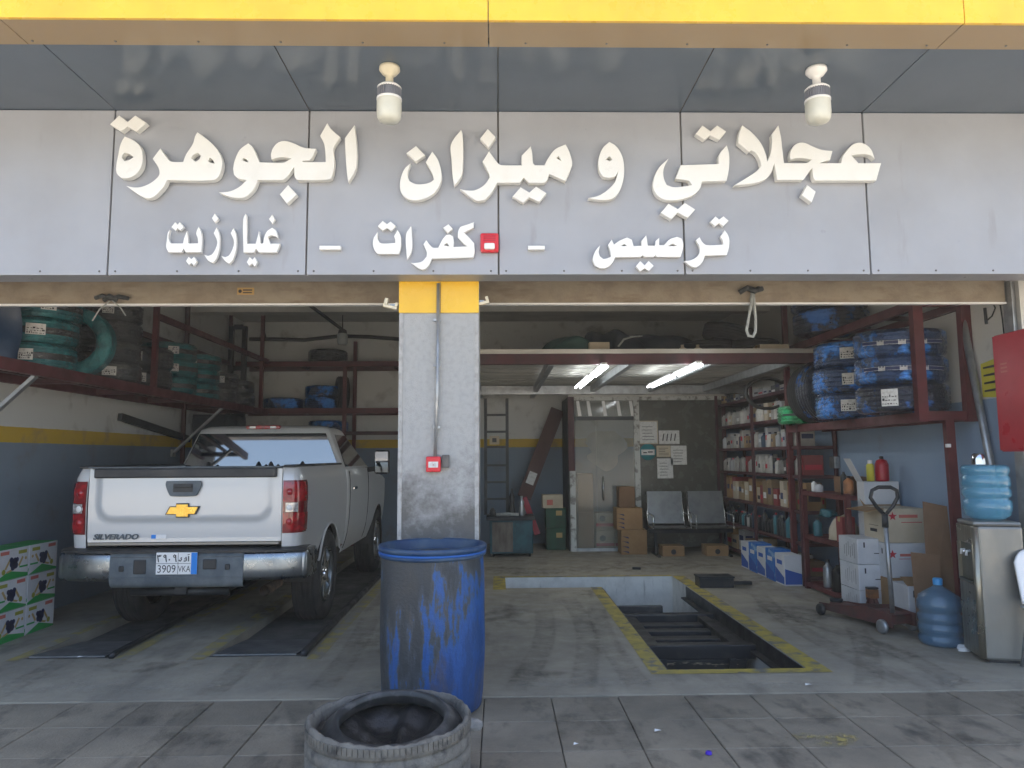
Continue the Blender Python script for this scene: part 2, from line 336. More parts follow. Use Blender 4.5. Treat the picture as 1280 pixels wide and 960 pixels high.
# ------------------------------------------------------------------ setting: ground, floor, walls, roof
LW, RW, BW = -4.6, 4.1, 13.0            # left wall, right wall, back wall
FY = 4.85                                # where the concrete floor begins
g = MB()
for x0, x1, y0, y1 in ((-600, 600, -600, FY), (-600, -5.0, FY, 13.4), (4.5, 600, FY, 13.4), (-600, 600, 13.4, 600)):
    g.add([(x0, y0, -.05), (x1, y0, -.05), (x1, y1, -.05), (x0, y1, -.05)], [(0, 1, 2, 3)])
struct('ground', g, M['asphalt'])
PITX0, PITX1, PITY0, PITY1 = 1.215, 2.235, 5.37, 9.42
BRX0, BRY0 = .086, 8.68
CH = [(-3.70, -3.05), (-2.27, -1.56)]    # wheel runways, sunk
CHY0, CHY1, CHD = 5.86, 11.6, .085
xs = sorted({-5.0, 4.5, PITX0, PITX1, BRX0, *[c for q in CH for c in q]}); ys = sorted({FY, 13.4, PITY0, PITY1, BRY0, CHY0, CHY1})
fl = MB()
for i in range(len(xs) - 1):
    for j in range(len(ys) - 1):
        x, y = (xs[i] + xs[i + 1]) / 2, (ys[j] + ys[j + 1]) / 2
        if PITX0 < x < PITX1 and PITY0 < y < PITY1: continue
        if BRX0 < x < PITX1 and BRY0 < y < PITY1: continue
        if any(a < x < b for a, b in CH) and CHY0 < y < CHY1: continue
        fl.add([(xs[i], ys[j], 0), (xs[i + 1], ys[j], 0), (xs[i + 1], ys[j + 1], 0), (xs[i], ys[j + 1], 0)], [(0, 1, 2, 3)])
for a, b in CH:
    for x in (a, b): fl.add([(x, CHY0, 0), (x, CHY1, 0), (x, CHY1, -CHD), (x, CHY0 + .9, -CHD)], [(0, 1, 2, 3)])
    fl.add([(a, CHY1, 0), (b, CHY1, 0), (b, CHY1, -CHD), (a, CHY1, -CHD)], [(0, 1, 2, 3)])
fl.add([(-5, FY, 0), (4.5, FY, 0), (4.5, FY, -.05), (-5, FY, -.05)], [(0, 1, 2, 3)])
floor = struct('workshop_floor', fl, M['concrete'], fixn=False)
for a, b in CH:
    r = MB(); r.add([(a, CHY0, -.001), (b, CHY0, -.001), (b, CHY0 + .9, -CHD), (a, CHY0 + .9, -CHD), (b, CHY1, -CHD), (a, CHY1, -CHD)], [(0, 1, 2, 3), (3, 2, 4, 5)])
    r.build('runway', mat('runway_concrete', (.13, .13, .125), .6, 0, (.075, .077, .078), 3, bump=.12), floor, fixn=False)
    p = MB(); p.box(a + .03, b - .03, CHY0 + .02, CHY0 + .75, -.012, .0, Matrix.Translation((0, 0, .012)) @ Matrix.Rotation(0, 4, 'X'))
    pl = p.build('ramp_plate', mat('ramp_plate_steel', (.17, .18, .18), .5, .3, (.10, .105, .11), 4), floor)
    pl.rotation_euler = (-math.atan(CHD / .9), 0, 0); pl.location = (0, CHY0 * (1 - math.cos(math.atan(CHD / .9))) , CHY0 * math.sin(math.atan(CHD / .9)) + .004)
def painted(name, pts, z=.004, mt='floor_yellow'):
    m = MB(); m.add([(x, y, z) for x, y in pts], [tuple(range(len(pts)))]); return m.build(name, M[mt], floor, fixn=False)
def strip(x0, x1, y0, y1): return [(x0, y0), (x1, y0), (x1, y1), (x0, y1)]
painted('painted_line', strip(CH[0][0] - .10, CH[0][0] - .005, 5.80, 11.5)); painted('painted_line', strip(CH[0][1] + .06, CH[0][1] + .17, 5.78, 11.5))
painted('painted_line', strip(CH[1][0] - .14, CH[1][0] - .01, 5.78, 11.5)); painted('painted_line', strip(CH[1][1] + .08, CH[1][1] + .19, 5.75, 11.5))
painted('painted_line', strip(PITX0 - .13, PITX0, PITY0 - .10, BRY0)); painted('painted_line', strip(PITX1, PITX1 + .15, PITY0 - .10, PITY1))
painted('painted_line', strip(PITX0 + .001, PITX1 - .001, PITY0 - .10, PITY0)); painted('painted_line', strip(BRX0 - .15, BRX0, BRY0 - .1, PITY1 + .1)); painted('painted_line', strip(BRX0, PITX1, PITY1, PITY1 + .07))
# guide rails along the runways
for x, r in ((CH[1][1] + .035, .028), (CH[0][1] + .035, .022)):
    k = MB(); k.tube([(x, CHY0 - .02, .012), (x, CHY0 + .03, .03), (x, 11.5, .03)], r, 8); k.build('wheel_guide_rail', M['black_steel'], floor)
# inspection pit
PD = -1.5
pit = MB()
ring = [(PITX0, PITY0), (PITX1, PITY0), (PITX1, PITY1), (BRX0, PITY1), (BRX0, BRY0), (PITX0, BRY0)]
for i in range(6):
    a, b = ring[i], ring[(i + 1) % 6]; pit.add([(*a, 0), (*b, 0), (*b, PD), (*a, PD)], [(0, 1, 2, 3)])
po = struct('inspection_pit', pit, M['pit_wall'], fixn=False)
pf = MB(); pf.add([(x, y, PD) for x, y in ring], [(0, 1, 2, 5), (5, 2, 3, 4)]); pf.build('pit_floor', M['pit_floor'], po, fixn=False)
for x, s in ((PITX0, 1), (PITX1, -1)):
    k = MB(); y1 = BRY0 if s == 1 else 8.7
    k.box(min(x, x + s * .075), max(x, x + s * .075), PITY0 + .02, y1, -.14, -.125); k.box(min(x + s * .004, x + s * .014), max(x + s * .004, x + s * .014), PITY0 + .02, y1, -.124, -.003)
    k.build('pit_rail', M['black_steel'], po)
# paving tiles before the door
pv = MB(); pv.add([(-7, 2.2, -.045), (7, 2.2, -.045), (7, FY - .001, -.045), (-7, FY - .001, -.045)], [(0, 1, 2, 3)])
pav = struct('pavement', pv, M['grout'], fixn=False)
TS = .432
tm = MB(); tm.box(-TS / 2 + .0028, TS / 2 - .0028, -TS / 2 + .0028, TS / 2 - .0028, -.03, 0); tme = None
for j in range(6):
    for i in range(-9, 10):
        if tme is None:
            o = tm.build('tile', M['tile'], pav, fixn=True)
            bm = bmesh.new(); bm.from_mesh(o.data); bmesh.ops.bevel(bm, geom=[e for e in bm.edges if all(v.co.z > -.01 for v in e.verts)], offset=.004, segments=1, affect='EDGES'); bm.to_mesh(o.data); bm.free(); tme = o.data
        else: o = link('tile', tme, pav)
        o.location = (i * TS + .12, FY - .008 - TS * (j + .5), -.004 + random.uniform(-.0025, .0012)); o.rotation_euler = (random.uniform(-.006, .006), random.uniform(-.006, .006), random.choice((0, 1, 2, 3)) * math.pi / 2 + random.uniform(-.004, .004))
# building shell: each wall its own piece
CE = 4.0
def wallbox(name, x0, x1, y0, y1, z0, z1, m, label, cat='wall'):
    b = MB(); b.box(x0, x1, y0, y1, z0, z1); return tag(b.build(name, m), label, cat)
wallbox('side_wall', LW - .4, LW, 5.52, BW + .4, -.02, CE + .5, M['wall'], 'left workshop wall painted blue-grey below, yellow stripe, white above')
wallbox('side_wall', RW, RW + .4, 5.48, BW + .4, -.02, CE + .5, M['wall_right'], 'right workshop wall painted light blue below and white above')
wallbox('rear_wall', LW, RW, BW, BW + .4, -.02, CE + .5, M['wall'], 'rear workshop wall of stained white plaster with yellow stripe')
wallbox('front_pier', LW - .4, LW, 5.0, 5.52, -.02, CE + .5, M['column'], 'grey front pier outside the left opening')
wallbox('front_wall', RW + .401, 7.77, 5.48, 5.9, -.06, CE + .5, M['column'], 'grey front wall beyond the right end of the workshop')
wallbox('front_wall', -7.87, LW - .401, 5.0, 5.52, -.06, CE + .5, M['column'], 'grey front wall beyond the left end of the workshop')
b = MB(); b.box(LW, RW, 5.52, BW, CE, CE + .3); struct('ceiling', b, M['ceiling'])
b = MB(); b.box(-7.87, 7.77, 4.85, BW + .4, CE + .5, CE + .75); struct('roof', b, M['roof'])
b = MB(); b.box(LW, RW, 5.35, 5.52, 3.02, CE + .5); struct('lintel_beam', b, M['ceiling'])
for y in (8.0, 10.6):
    b = MB(); b.box(LW, RW, y, y + .25, CE - .3, CE - .002); tag(b.build('ceiling_beam', M['ceiling']), 'plastered ceiling beam across the workshop, %s one' % ('nearer' if y < 9 else 'farther'), 'beam')

# ------------------------------------------------------------------ canopy: fascia, soffit, yellow edge
FA = 4.80; SOF = 3.94; FB = 2.779; LIPY, EDGY = 3.98, 3.73
fas = thing('sign_fascia', 'grey panelled sign fascia above the workshop doors', 'fascia', (0, FA, FB))
jx = [-7.87, -6.56, -5.25, -3.94, -2.625, -1.295, .01, 1.285, 2.57, 3.86, 5.15, 6.46, 7.77]
for a, z in zip(jx, jx[1:]):
    b = MB(); b.box(a + .006, z - .006, FA, FA + .03, FB, SOF - .004); b.build('panel', M['fascia'], fas, world=True, bevel=.003)
b = MB(); b.box(jx[0], jx[-1], FA + .018, FA + .05, FB + .004, SOF - .006); b.build('backing', M['joint'], fas, world=True)
b = MB(); b.box(jx[0], jx[-1], FA + .031, 4.995, FB + .001, FB + .028); b.build('return_panel', M['fascia'], fas, world=True)
rv = MB()
for a, z in zip(jx, jx[1:]):
    for t in (.04, .35, .66, .96):
        c = PY(0, 0, FA); rv.lathe([(0, -.006), (.006, -.004), (.007, 0)], 8, (a + (z - a) * t, FA, FB + .025), 'Y')
o = rv.build('rivets', M['joint'], fas, world=True); o['kind'] = 'stuff'
sof = thing('canopy_soffit', 'glossy blue-grey panelled soffit under the yellow canopy edge', 'soffit', (0, 4.4, SOF))
for a, z in zip(jx, jx[1:]):
    b = MB(); b.box(a + .004, z - .004, LIPY, FA + .05, SOF, SOF + .02); b.build('panel', M['soffit'], sof, world=True)
b = MB(); b.box(jx[0], jx[-1], LIPY, FA + .05, SOF + .012, SOF + .04); b.build('backing', M['joint'], sof, world=True)
yb = thing('canopy_edge', 'bright yellow panelled edge band along the top of the canopy', 'canopy', (0, EDGY, SOF - .012))
for a, z in ((-7.87, -5.256), (-5.25, -2.7), (-2.694, -.047), (-.041, 2.6), (2.606, 5.15), (5.156, 7.77)):
    b = MB(); b.box(a, z, EDGY, EDGY + .02, SOF - .012, 5.0); b.build('panel', M['yellow_acp'], yb, world=True)
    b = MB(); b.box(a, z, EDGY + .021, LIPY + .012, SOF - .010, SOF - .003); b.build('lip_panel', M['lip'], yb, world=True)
b = MB(); b.box(-7.87, 7.77, EDGY + .0205, EDGY + .05, SOF, 4.895); b.build('backing', M['joint'], yb, world=True)
b = MB(); b.box(-7.87, 7.77, EDGY + .022, 4.9, 4.9, 4.98); b.build('top_flashing', M['galv'], yb, world=True)
b = MB()
for i in range(22): b.lathe([(0, -.006), (.006, -.004), (.007, 0)], 8, (-5 + i * .47, LIPY - .03, SOF - .012), 'Z')
o = b.build('rivets', M['joint'], yb, world=True); o['kind'] = 'stuff'

# ------------------------------------------------------------------ raised sign lettering, one thing per word
def px_crop(ox, oy, sc): return lambda p: (ox + p[0] / sc, oy + p[1] / sc)
A_ = px_crop(130, 140, 8); B_ = px_crop(265, 145, 6.737); C_ = px_crop(490, 150, 8); D_ = px_crop(600, 160, 6.4); E_ = px_crop(805, 145, 6.857); F_ = px_crop(905, 145, 6.244)
G_ = px_crop(200, 260, 8); H_ = px_crop(460, 270, 7.529); I_ = px_crop(735, 255, 6.737)
def word(label, pieces, big=True):
    th = .05 if big else .03; gap = .012
    pts = [PY(*cv(p), FA - gap - th) for cv, loops, n in pieces for p in loops[0]]
    cx = sum(p.x for p in pts) / len(pts); cz = min(p.z for p in pts)
    t = thing('sign_word', label, 'sign lettering', (cx, FA, cz), 0, 'raised white lettering on the fascia')
    for cv, loops, nm in pieces:
        L = []
        for lp in loops:
            q = smooth_poly([cv(p) for p in lp]); L.append([(v.x - cx, v.z) for v in (PY(a[0], a[1], FA - gap - th) for a in q)])
        m = plate_mesh(L, lambda x, y, z: (x, -gap - th / 2 + z, y - cz), None, th - .006, .003)
        m.build(nm, M['letter' if big else 'letter2'], t)
        pins = MB(); c = [sum(p[0] for p in L[0]) / len(L[0]), sum(p[1] for p in L[0]) / len(L[0])]
    return t
word('large white raised Arabic word at the left end of the sign', [
    (A_, [[(58,122),(150,33),(237,98),(312,33),(425,108),(325,192),(235,145),(170,192)]], 'dots'),
    (A_, [[(205,243),(300,285),(365,350),(385,430),(375,540),(320,620),(240,660),(170,660),(125,610),(120,540),(140,430),(158,340),(180,285)], [(205,408),(250,418),(295,450),(250,478),(205,488),(178,460),(185,428)]], 'letter'),
    (A_, [[(562,362),(610,430),(655,485),(690,497),(790,497),(820,420),(885,320),(910,240),(932,200),(990,240),(1080,315),(1150,400),(1183,500),(1170,590),(1140,650),(1080,682),(630,680),(600,740),(540,810),(490,850),(430,862),(360,835),(220,737),(300,752),(380,745),(470,705),(540,645),(553,605),(540,550),(485,467)],
          [(935,408),(965,430),(955,465),(915,495),(870,460),(895,425)], [(1055,455),(1080,470),(1103,512),(1065,505),(1040,490)]], 'letter'),
    (B_, [[(305,228),(345,265),(375,330),(400,388),(600,390),(665,358),(610,345),(550,350),(500,365),(495,320),(515,265),(560,220),(620,210),(690,230),(770,265),(875,275),(845,345),(820,372),(760,378),(765,386),(957,386),(955,330),(945,240),(910,165),(970,58),(1000,105),(1080,178),(1022,268),(1030,380),(1025,450),(1005,525),(960,537),(715,538),(695,510),(690,430),(640,500),(600,535),(560,538),(385,538),(355,610),(310,660),(260,688),(160,683),(55,643),(150,632),(230,595),(290,538),(220,525),(185,495),(177,440),(195,360),(235,280)],
          [(262,352),(290,362),(303,388),(275,380),(253,368)]], 'letter'),
    (B_, [[(640,580),(715,660),(630,738),(570,660)]], 'dot'),
    (B_, [[(1200,75),(1218,250),(1218,400),(1200,470),(1148,555),(1138,500),(1125,350),(1118,185)]], 'letter')])
word('large white raised Arabic word at the middle of the sign, above the column', [
    (C_, [[(240,258),(330,350),(235,415),(143,330)]], 'dot'),
    (C_, [[(185,430),(155,540),(175,610),(240,640),(320,638),(385,620),(418,595),(400,530),(337,420),(402,313),(460,400),(490,500),(495,590),(455,690),(380,760),(250,803),(150,785),(90,720),(78,640),(95,550),(130,480)]], 'letter'),
    (C_, [[(690,97),(705,140),(712,300),(708,470),(690,570),(620,660),(605,560),(595,400),(590,240)]], 'letter'),
    (C_, [[(957,88),(1037,170),(967,275),(880,185)]], 'dot'),
    (D_, [[(72,185),(120,250),(155,290),(190,297),(333,297),(333,220),(405,145),(418,200),(425,280),(440,297),(515,297),(545,240),(600,170),(685,130),(715,190),(738,275),(730,320),(685,425),(555,367),(535,420),(510,437),(390,437),(350,395),(320,437),(138,438),(96,512),(40,576),(-16,582),(-48,572),(-160,488),(-104,498),(-40,496),(32,456),(76,396),(72,368),(20,268)],
          [(630,225),(650,262),(608,238)]], 'letter'),
    (D_, [[(325,473),(395,515),(448,468),(532,520),(475,590),(392,555),(345,598),(260,548)]], 'dots')])
word('large white raised single letter between the two right words of the sign', [
    (D_, [[(1035,110),(1085,140),(1125,195),(1150,270),(1153,370),(1135,460),(1100,530),(1050,568),(960,575),(865,560),(950,540),(1020,495),(1080,430),(1105,350),(1085,385),(1040,398),(985,390),(958,350),(947,290),(955,220),(985,155)], [(1035,225),(1058,250),(1040,263),(1008,252)]], 'letter')])
word('large white raised Arabic word at the right end of the sign', [
    (E_, [[(500,80),(570,128),(628,80),(705,132),(645,203),(565,165),(520,203),(443,152)]], 'dots'),
    (E_, [[(212,362),(170,450),(170,530),(195,590),(250,608),(340,603),(412,590),(385,555),(330,545),(270,537),(315,420),(640,410),(645,330),(710,250),(728,310),(733,400),(725,480),(708,555),(500,560),(480,620),(440,665),(370,700),(270,722),(170,715),(105,670),(78,600),(90,520),(130,440)]], 'letter'),
    (E_, [[(210,750),(290,797),(350,743),(440,800),(375,873),(288,828),(235,885),(143,830)]], 'dots'),
    (F_, [[(143,72),(215,125),(285,205),(325,290),(340,352),(365,285),(375,200),(372,145),(425,72),(445,160),(455,250),(470,365),(640,365),(685,340),(640,332),(580,328),(520,340),(515,300),(535,245),(575,212),(625,207),(690,235),(760,262),(848,272),(828,345),(790,352),(750,367),(915,367),(925,320),(965,260),(1010,220),(1065,207),(1120,230),(1155,270),(1178,335),(1140,305),(1080,297),(995,305),(1050,367),(1228,367),(1190,503),(710,503),(695,470),(690,405),(620,498),(415,498),(393,370),(370,440),(320,495),(230,525),(80,540),(180,480),(260,425),(290,385),(275,330),(245,285),(212,265),(195,280),(110,208),(120,130)]], 'letter'),
    (F_, [[(650,537),(717,590),(685,675),(607,617)]], 'dot')])
word('small white raised Arabic words under the left end of the sign', [
    (G_, [[(150,140),(175,165),(195,140),(240,190),(200,225),(172,200),(155,228),(112,190)]], 'dots'),
    (G_, [[(95,215),(85,290),(95,335),(115,352),(228,352),(240,300),(268,228),(278,300),(280,352),(380,352),(375,300),(360,250),(385,185),(410,240),(418,330),(410,443),(255,443),(235,405),(215,443),(85,443),(60,395),(65,320),(75,250)]], 'letter'),
    (G_, [[(283,487),(310,510),(340,487),(368,532),(335,578),(312,548),(290,572),(258,530)]], 'dots'),
    (G_, [[(547,52),(585,105),(550,150),(517,100)]], 'dot'),
    (G_, [[(565,192),(590,250),(597,330),(590,420),(560,510),(525,548),(480,525),(440,467),(480,478),(520,460),(560,390),(570,330),(535,250)]], 'letter'),
    (G_, [[(733,200),(755,250),(765,330),(755,430),(725,520),(690,557),(650,530),(610,477),(650,490),(690,470),(730,390),(738,330),(705,250)]], 'letter'),
    (G_, [[(852,55),(865,80),(868,355),(955,355),(970,300),(990,228),(1000,300),(1005,355),(1030,350),(1040,290),(1070,230),(1120,195),(1160,225),(1182,305),(1150,280),(1110,275),(1075,290),(1105,355),(1200,355),(1165,445),(985,445),(960,405),(940,445),(833,445),(830,110)]], 'letter'),
    (G_, [[(1120,65),(1150,110),(1125,158),(1088,110)]], 'dot'),
    (G_, [[(895,490),(922,515),(945,490),(975,540),(945,585),(918,555),(893,580),(865,540)]], 'dots')], False)
word('small white raised Arabic word beside the red alarm on the fascia', [
    (H_, [[(138,43),(178,75),(212,50),(262,92),(218,140),(178,112),(138,137),(90,95)]], 'dots'),
    (H_, [[(90,150),(90,210),(110,250),(140,258),(255,252),(255,220),(243,190),(278,130),(305,180),(312,240),(305,310),(290,357),(90,357),(60,320),(45,265),(55,200)]], 'letter'),
    (H_, [[(405,93),(413,160),(413,320),(370,413),(362,360),(358,170)]], 'letter'),
    (H_, [[(548,225),(590,280),(615,297),(660,297),(700,220),(735,178),(770,172),(800,190),(808,240),(805,290),(935,285),(900,260),(845,200),(848,140),(870,100),(997,57),(993,110),(905,155),(960,210),(1000,255),(1003,340),(990,390),(600,402),(580,450),(545,495),(510,507),(470,490),(405,440),(450,440),(510,425),(550,380),(552,340),(520,265)], [(740,252),(765,285),(715,275)]], 'letter'),
    (H_, [[(757,75),(797,120),(750,160),(705,110)]], 'dot')], False)
word('small white raised Arabic word under the right end of the sign', [
    (I_, [[(1075,103),(1105,130),(1142,103),(1185,140),(1140,188),(1105,160),(1070,188),(1030,150)]], 'dots'),
    (I_, [[(1152,220),(1180,260),(1192,310),(1185,380),(1170,430),(985,435),(970,480),(930,525),(895,535),(860,520),(810,480),(870,470),(920,440),(942,400),(935,350),(908,305),(940,278),(965,320),(1000,345),(1140,340),(1135,310),(1115,275)]], 'letter'),
    (I_, [[(103,347),(90,400),(100,440),(130,462),(165,455),(195,440),(185,390),(168,345),(200,298),(220,340),(270,305),(330,280),(370,300),(385,352),(450,350),(450,310),(490,262),(498,300),(505,350),(565,350),(570,310),(600,283),(600,345),(640,345),(690,295),(750,275),(790,290),(803,330),(800,380),(780,445),(580,445),(568,430),(555,445),(475,445),(460,430),(445,445),(230,448),(210,490),(170,530),(115,543),(60,520),(40,470),(50,420),(75,375)], [(305,335),(328,353),(278,353)], [(715,333),(750,353),(675,353)]], 'letter'),
    (I_, [[(440,480),(478,515),(510,478),(555,520),(512,565),(478,540),(440,568),(402,525)]], 'dots')], False)
ID = lambda p: p
for lab, x0, x1 in (('short white raised dash right of the left small words', 399, 426), ('short white raised dash right of the red alarm', 660, 681)):
    a = PY(x0, 312, FA - .04); z = PY(x1, 307, FA - .04); b = MB(); b.box(a.x, z.x, FA - .042, FA - .004, a.z, z.z)
    tag(b.build('sign_dash', M['letter2'], bevel=.003), lab, 'sign lettering', 'raised white lettering on the fascia')
# red alarm sounder on the fascia
al = thing('fire_alarm', 'red fire alarm sounder with clear strobe on the fascia', 'fire alarm', tuple(PY(612, 317, FA)))
b = MB(); b.box(-.062, .062, -.045, 0, 0, .132); b.build('housing', M['alarm_red'], al, bevel=.012)
b = MB(); b.box(-.036, .036, -.075, -.046, .012, .055); b.build('strobe', M['clear_plastic'], al, bevel=.01)
b = MB()
for i in range(4): b.box(-.04, .04, -.049, -.0455, .075 + i * .012, .080 + i * .012)
b.build('grille', M['red_paint'], al)
# bulbs hanging under the soffit
for i, (px, py) in enumerate(((487, 84), (1020, 86))):
    c = PZ(px, py, SOF); t = thing('hanging_bulb', ('dusty' if i == 0 else 'cleaner') + ' large LED bulb hanging from the soffit on the %s' % ('left' if i == 0 else 'right'), 'lamp', tuple(c), 0, 'bulbs under the canopy')
    b = MB(); b.lathe([(0, -.001), (.062, -.001), (.064, -.02), (.045, -.045), (.026, -.055), (.024, -.06)], 28); b.build('ceiling_rose', M['cream_plastic' if i == 0 else 'white_plastic'], t)
    b = MB(); b.lathe([(.024, -.05), (.024, -.115), (.03, -.12)], 20); b.build('socket', M['cream_plastic' if i == 0 else 'white_plastic'], t)
    b = MB(); b.lathe([(.03, -.116), (.06, -.122), (.074, -.135), (.074, -.143), (.07, -.145)], 32); b.build('collar', M['white_plastic'], t)
    b = MB()
    b.lathe([(.064, -.143), (.064, -.205)], 32)
    for k in range(30):
        a = 2 * math.pi * k / 30; b.box(.06, .074, -.0022, .0022, -.205, -.143, Matrix.Rotation(a, 4, 'Z'))
    b.build('cooling_fins', M['bulb_fin'], t)
    b = MB(); b.lathe([(.07, -.202), (.077, -.204), (.077, -.216), (.074, -.218)], 32); b.build('ring', M['white_plastic'], t)
    b = MB(); b.lathe([(.075, -.216), (.076, -.29), (.072, -.325), (.06, -.345), (.035, -.355), (0, -.358)], 32); b.build('diffuser', M['bulb'], t)

# ------------------------------------------------------------------ central column with its fittings
CX0, CX1, CY0, CY1 = PY(498.5, 500, 5.0).x, PY(598, 500, 5.0).x, 5.0, 5.5
cm = (CX0 + CX1) / 2
ct = thing('column', 'grey painted concrete column between the two door openings', 'column', (cm, CY0, 0))
b = MB(); b.box(CX0, CX1, CY0, CY1, 0, 3.01); b.build('shaft', M['column'], ct, world=True, bevel=.008)
zc = PY(540, 391, 4.99).z
for a, z in ((CX0 - .004, cm - .012 + .02), (cm + .012, CX1 + .004)):
    b = MB(); b.box(a, z, CY0 - .012, CY0 - .001, zc, 2.778); b.build('cap_panel', M['yellow_acp'], ct, world=True)
b = MB()
for x in (CX0 + .012, CX1 - .012): b.box(x - .014, x + .014, CY0 - .006, CY0 + .02, .0, zc - .003)
b.build('edge_trim', mat('worn_white_trim', (.40, .40, .39), .6, 0, (.30, .295, .28), 20, .45, .6), ct, world=True)
cp = PY(545, 572, 4.96)
b = MB(); b.tube([(cp.x + .01, CY0 - .026, 2.76), (cp.x + .006, CY0 - .026, 2.0), (cp.x - .008, CY0 - .026, cp.z)], .0115, 10)
cnd = tag(b.build('conduit_pipe', M['galv']), 'thin galvanised conduit running down the column face', 'pipe')
b = MB()
for z in (2.5, 2.18, 1.75): b.box(cp.x - .022, cp.x + .026, CY0 - .028, CY0 - .0005, z - .008, z + .008)
b.build('clip', M['galv'], cnd)
q = PY(541.5, 590, 4.95)
t = thing('call_point', 'small red fire call point at the end of the conduit', 'call point', (q.x, CY0, q.z))
b = MB(); b.box(-.05, .05, -.05, -.001, 0, .105); b.build('housing', M['alarm_red'], t, bevel=.008)
b = MB(); b.box(-.033, .033, -.053, -.0505, .03, .07); b.build('window', M['paper'], t)
b = MB(); b.lathe([(.012, -.0545), (.012, -.053)], 14, (0, 0, .05), 'Y'); b.add([(-.004, -.0545, .045), (.004, -.0545, .045), (0, -.0545, .055)], [(0, 1, 2)]); b.build('press_mark', M['ink_red'], t)
q = PY(557, 583, 4.99); b = MB(); b.box(q.x - .022, q.x + .025, CY0 - .035, CY0 - .001, q.z - .01, q.z + .08)
tag(b.build('junction_box', mat('dirty_grey_box', (.16, .15, .14), .7, 0, (.1, .095, .09), 15), bevel=.004), 'small dirty grey junction box beside the call point', 'junction box')

# shutters rolled up: bottom bars, guides, catches
LY = 5.5
for i, (x0, x1) in enumerate(((LW, CX0 + .02), (CX1 - .02, 4.02))):
    t = thing('roller_shutter', 'rolled-up shutter with rusty beige bottom bar over the %s opening' % ('left' if i == 0 else 'right'), 'shutter', ((x0 + x1) / 2, LY, 2.7))
    b = MB(); b.box(x0, x1, LY + .024, LY + .05, 2.737, 3.05); b.build('bottom_bar', M['rust_bar'], t, world=True, bevel=.004)
    b = MB(); b.box(x0, x1, LY + .015, LY + .062, 2.722, 2.7365); b.build('weather_strip', M['white_plastic'], t, world=True)
b = MB(); b.box(4.03, 4.098, LY + .022, LY + .07, 0, 2.9); b.box(4.03, 4.04, LY - .03, LY + .0215, 0, 2.9)
tag(b.build('shutter_guide', M['galv']), 'galvanised shutter guide against the right wall', 'guide rail')
for i, (px, py, s) in enumerate(((487, 384, -1), (604, 379, 1))):
    q = PY(px, py, 4.97); t = thing('shutter_bracket', 'small cream hook bracket at the %s side of the column top' % ('left' if i == 0 else 'right'), 'bracket', (q.x, 5.02, q.z))
    b = MB(); b.box(-.055, .045, -.02, .02, 0, .02); b.box(-.055, -.03, -.02, .02, .0205, .065); b.box(.025, .045, -.02, .02, .0205, .05); b.build('hook', M['cream_plastic'], t, bevel=.003, rot=(0, R(14 * s * -1), 0))
    b = MB(); b.box(-.005 if s < 0 else -.06, .06 if s < 0 else .005, .004, .016, .022, .034); b.build('arm', M['galv'], t)
q = PY(307, 364, LY + .02); b = MB(); b.box(q.x - .065, q.x + .065, LY + .020, LY + .0235, q.z - .028, q.z + .028)
st = tag(b.build('bar_sticker', mat('tan_sticker', (.45, .28, .10), .6)), 'small tan maker sticker on the left shutter bar', 'sticker')
b = MB(); b.box(q.x - .02, q.x + .05, LY + .0188, LY + .0197, q.z - .016, q.z - .008); b.box(q.x - .02, q.x + .05, LY + .0188, LY + .0197, q.z + .004, q.z + .014); b.lathe([(0, 0), (.014, 0)], 12, (q.x - .042, LY + .0188, q.z), 'Y'); b.build('print', M['ink'], st, fixn=False)
# ropes knotted on the bars
q = PY(140, 376, LY); t = thing('knotted_cord', 'dark cord knotted round the left shutter bar', 'cord', (q.x, LY, q.z))
b = MB(); b.tube([(-.12, -.01, .02), (-.06, -.03, .035), (0, -.03, .01), (.06, -.02, .03), (.13, -.01, .015)], .016, 8); b.tube([(-.05, -.02, .0), (.0, -.04, .03), (.05, -.02, 0)], .018, 8); b.build('knot', M['rope_dark'], t)
b = MB(); b.tube([(0, -.02, 0), (-.08, -.02, -.07), (-.13, -.02, -.16)], .005, 6); b.tube([(.01, -.02, 0), (.08, -.02, -.06), (.12, -.02, -.12)], .005, 6); b.build('loose_end', M['rope'], t)
q = PY(938, 366, LY); t = thing('hanging_rope', 'pale rope loop hanging from the right shutter bar', 'rope', (q.x, LY, q.z))
b = MB(); b.tube([(-.09, -.01, .0), (-.03, -.03, .035), (.03, -.03, .01), (.09, -.01, .03)], .02, 8); b.tube([(-.04, -.02, .035), (.02, -.045, .0), (.06, -.02, .03)], .02, 8); b.build('knot', M['rope_dark'], t)
b = MB(); b.tube([(.005, -.02, .0), (-.005, -.02, -.1), (-.035, -.02, -.23), (-.05, -.02, -.30), (-.035, -.02, -.345), (.0, -.02, -.35), (.02, -.02, -.31), (.025, -.02, -.22), (.02, -.02, -.1), (.015, -.02, 0)], .012, 8); b.build('loop', M['rope'], t)

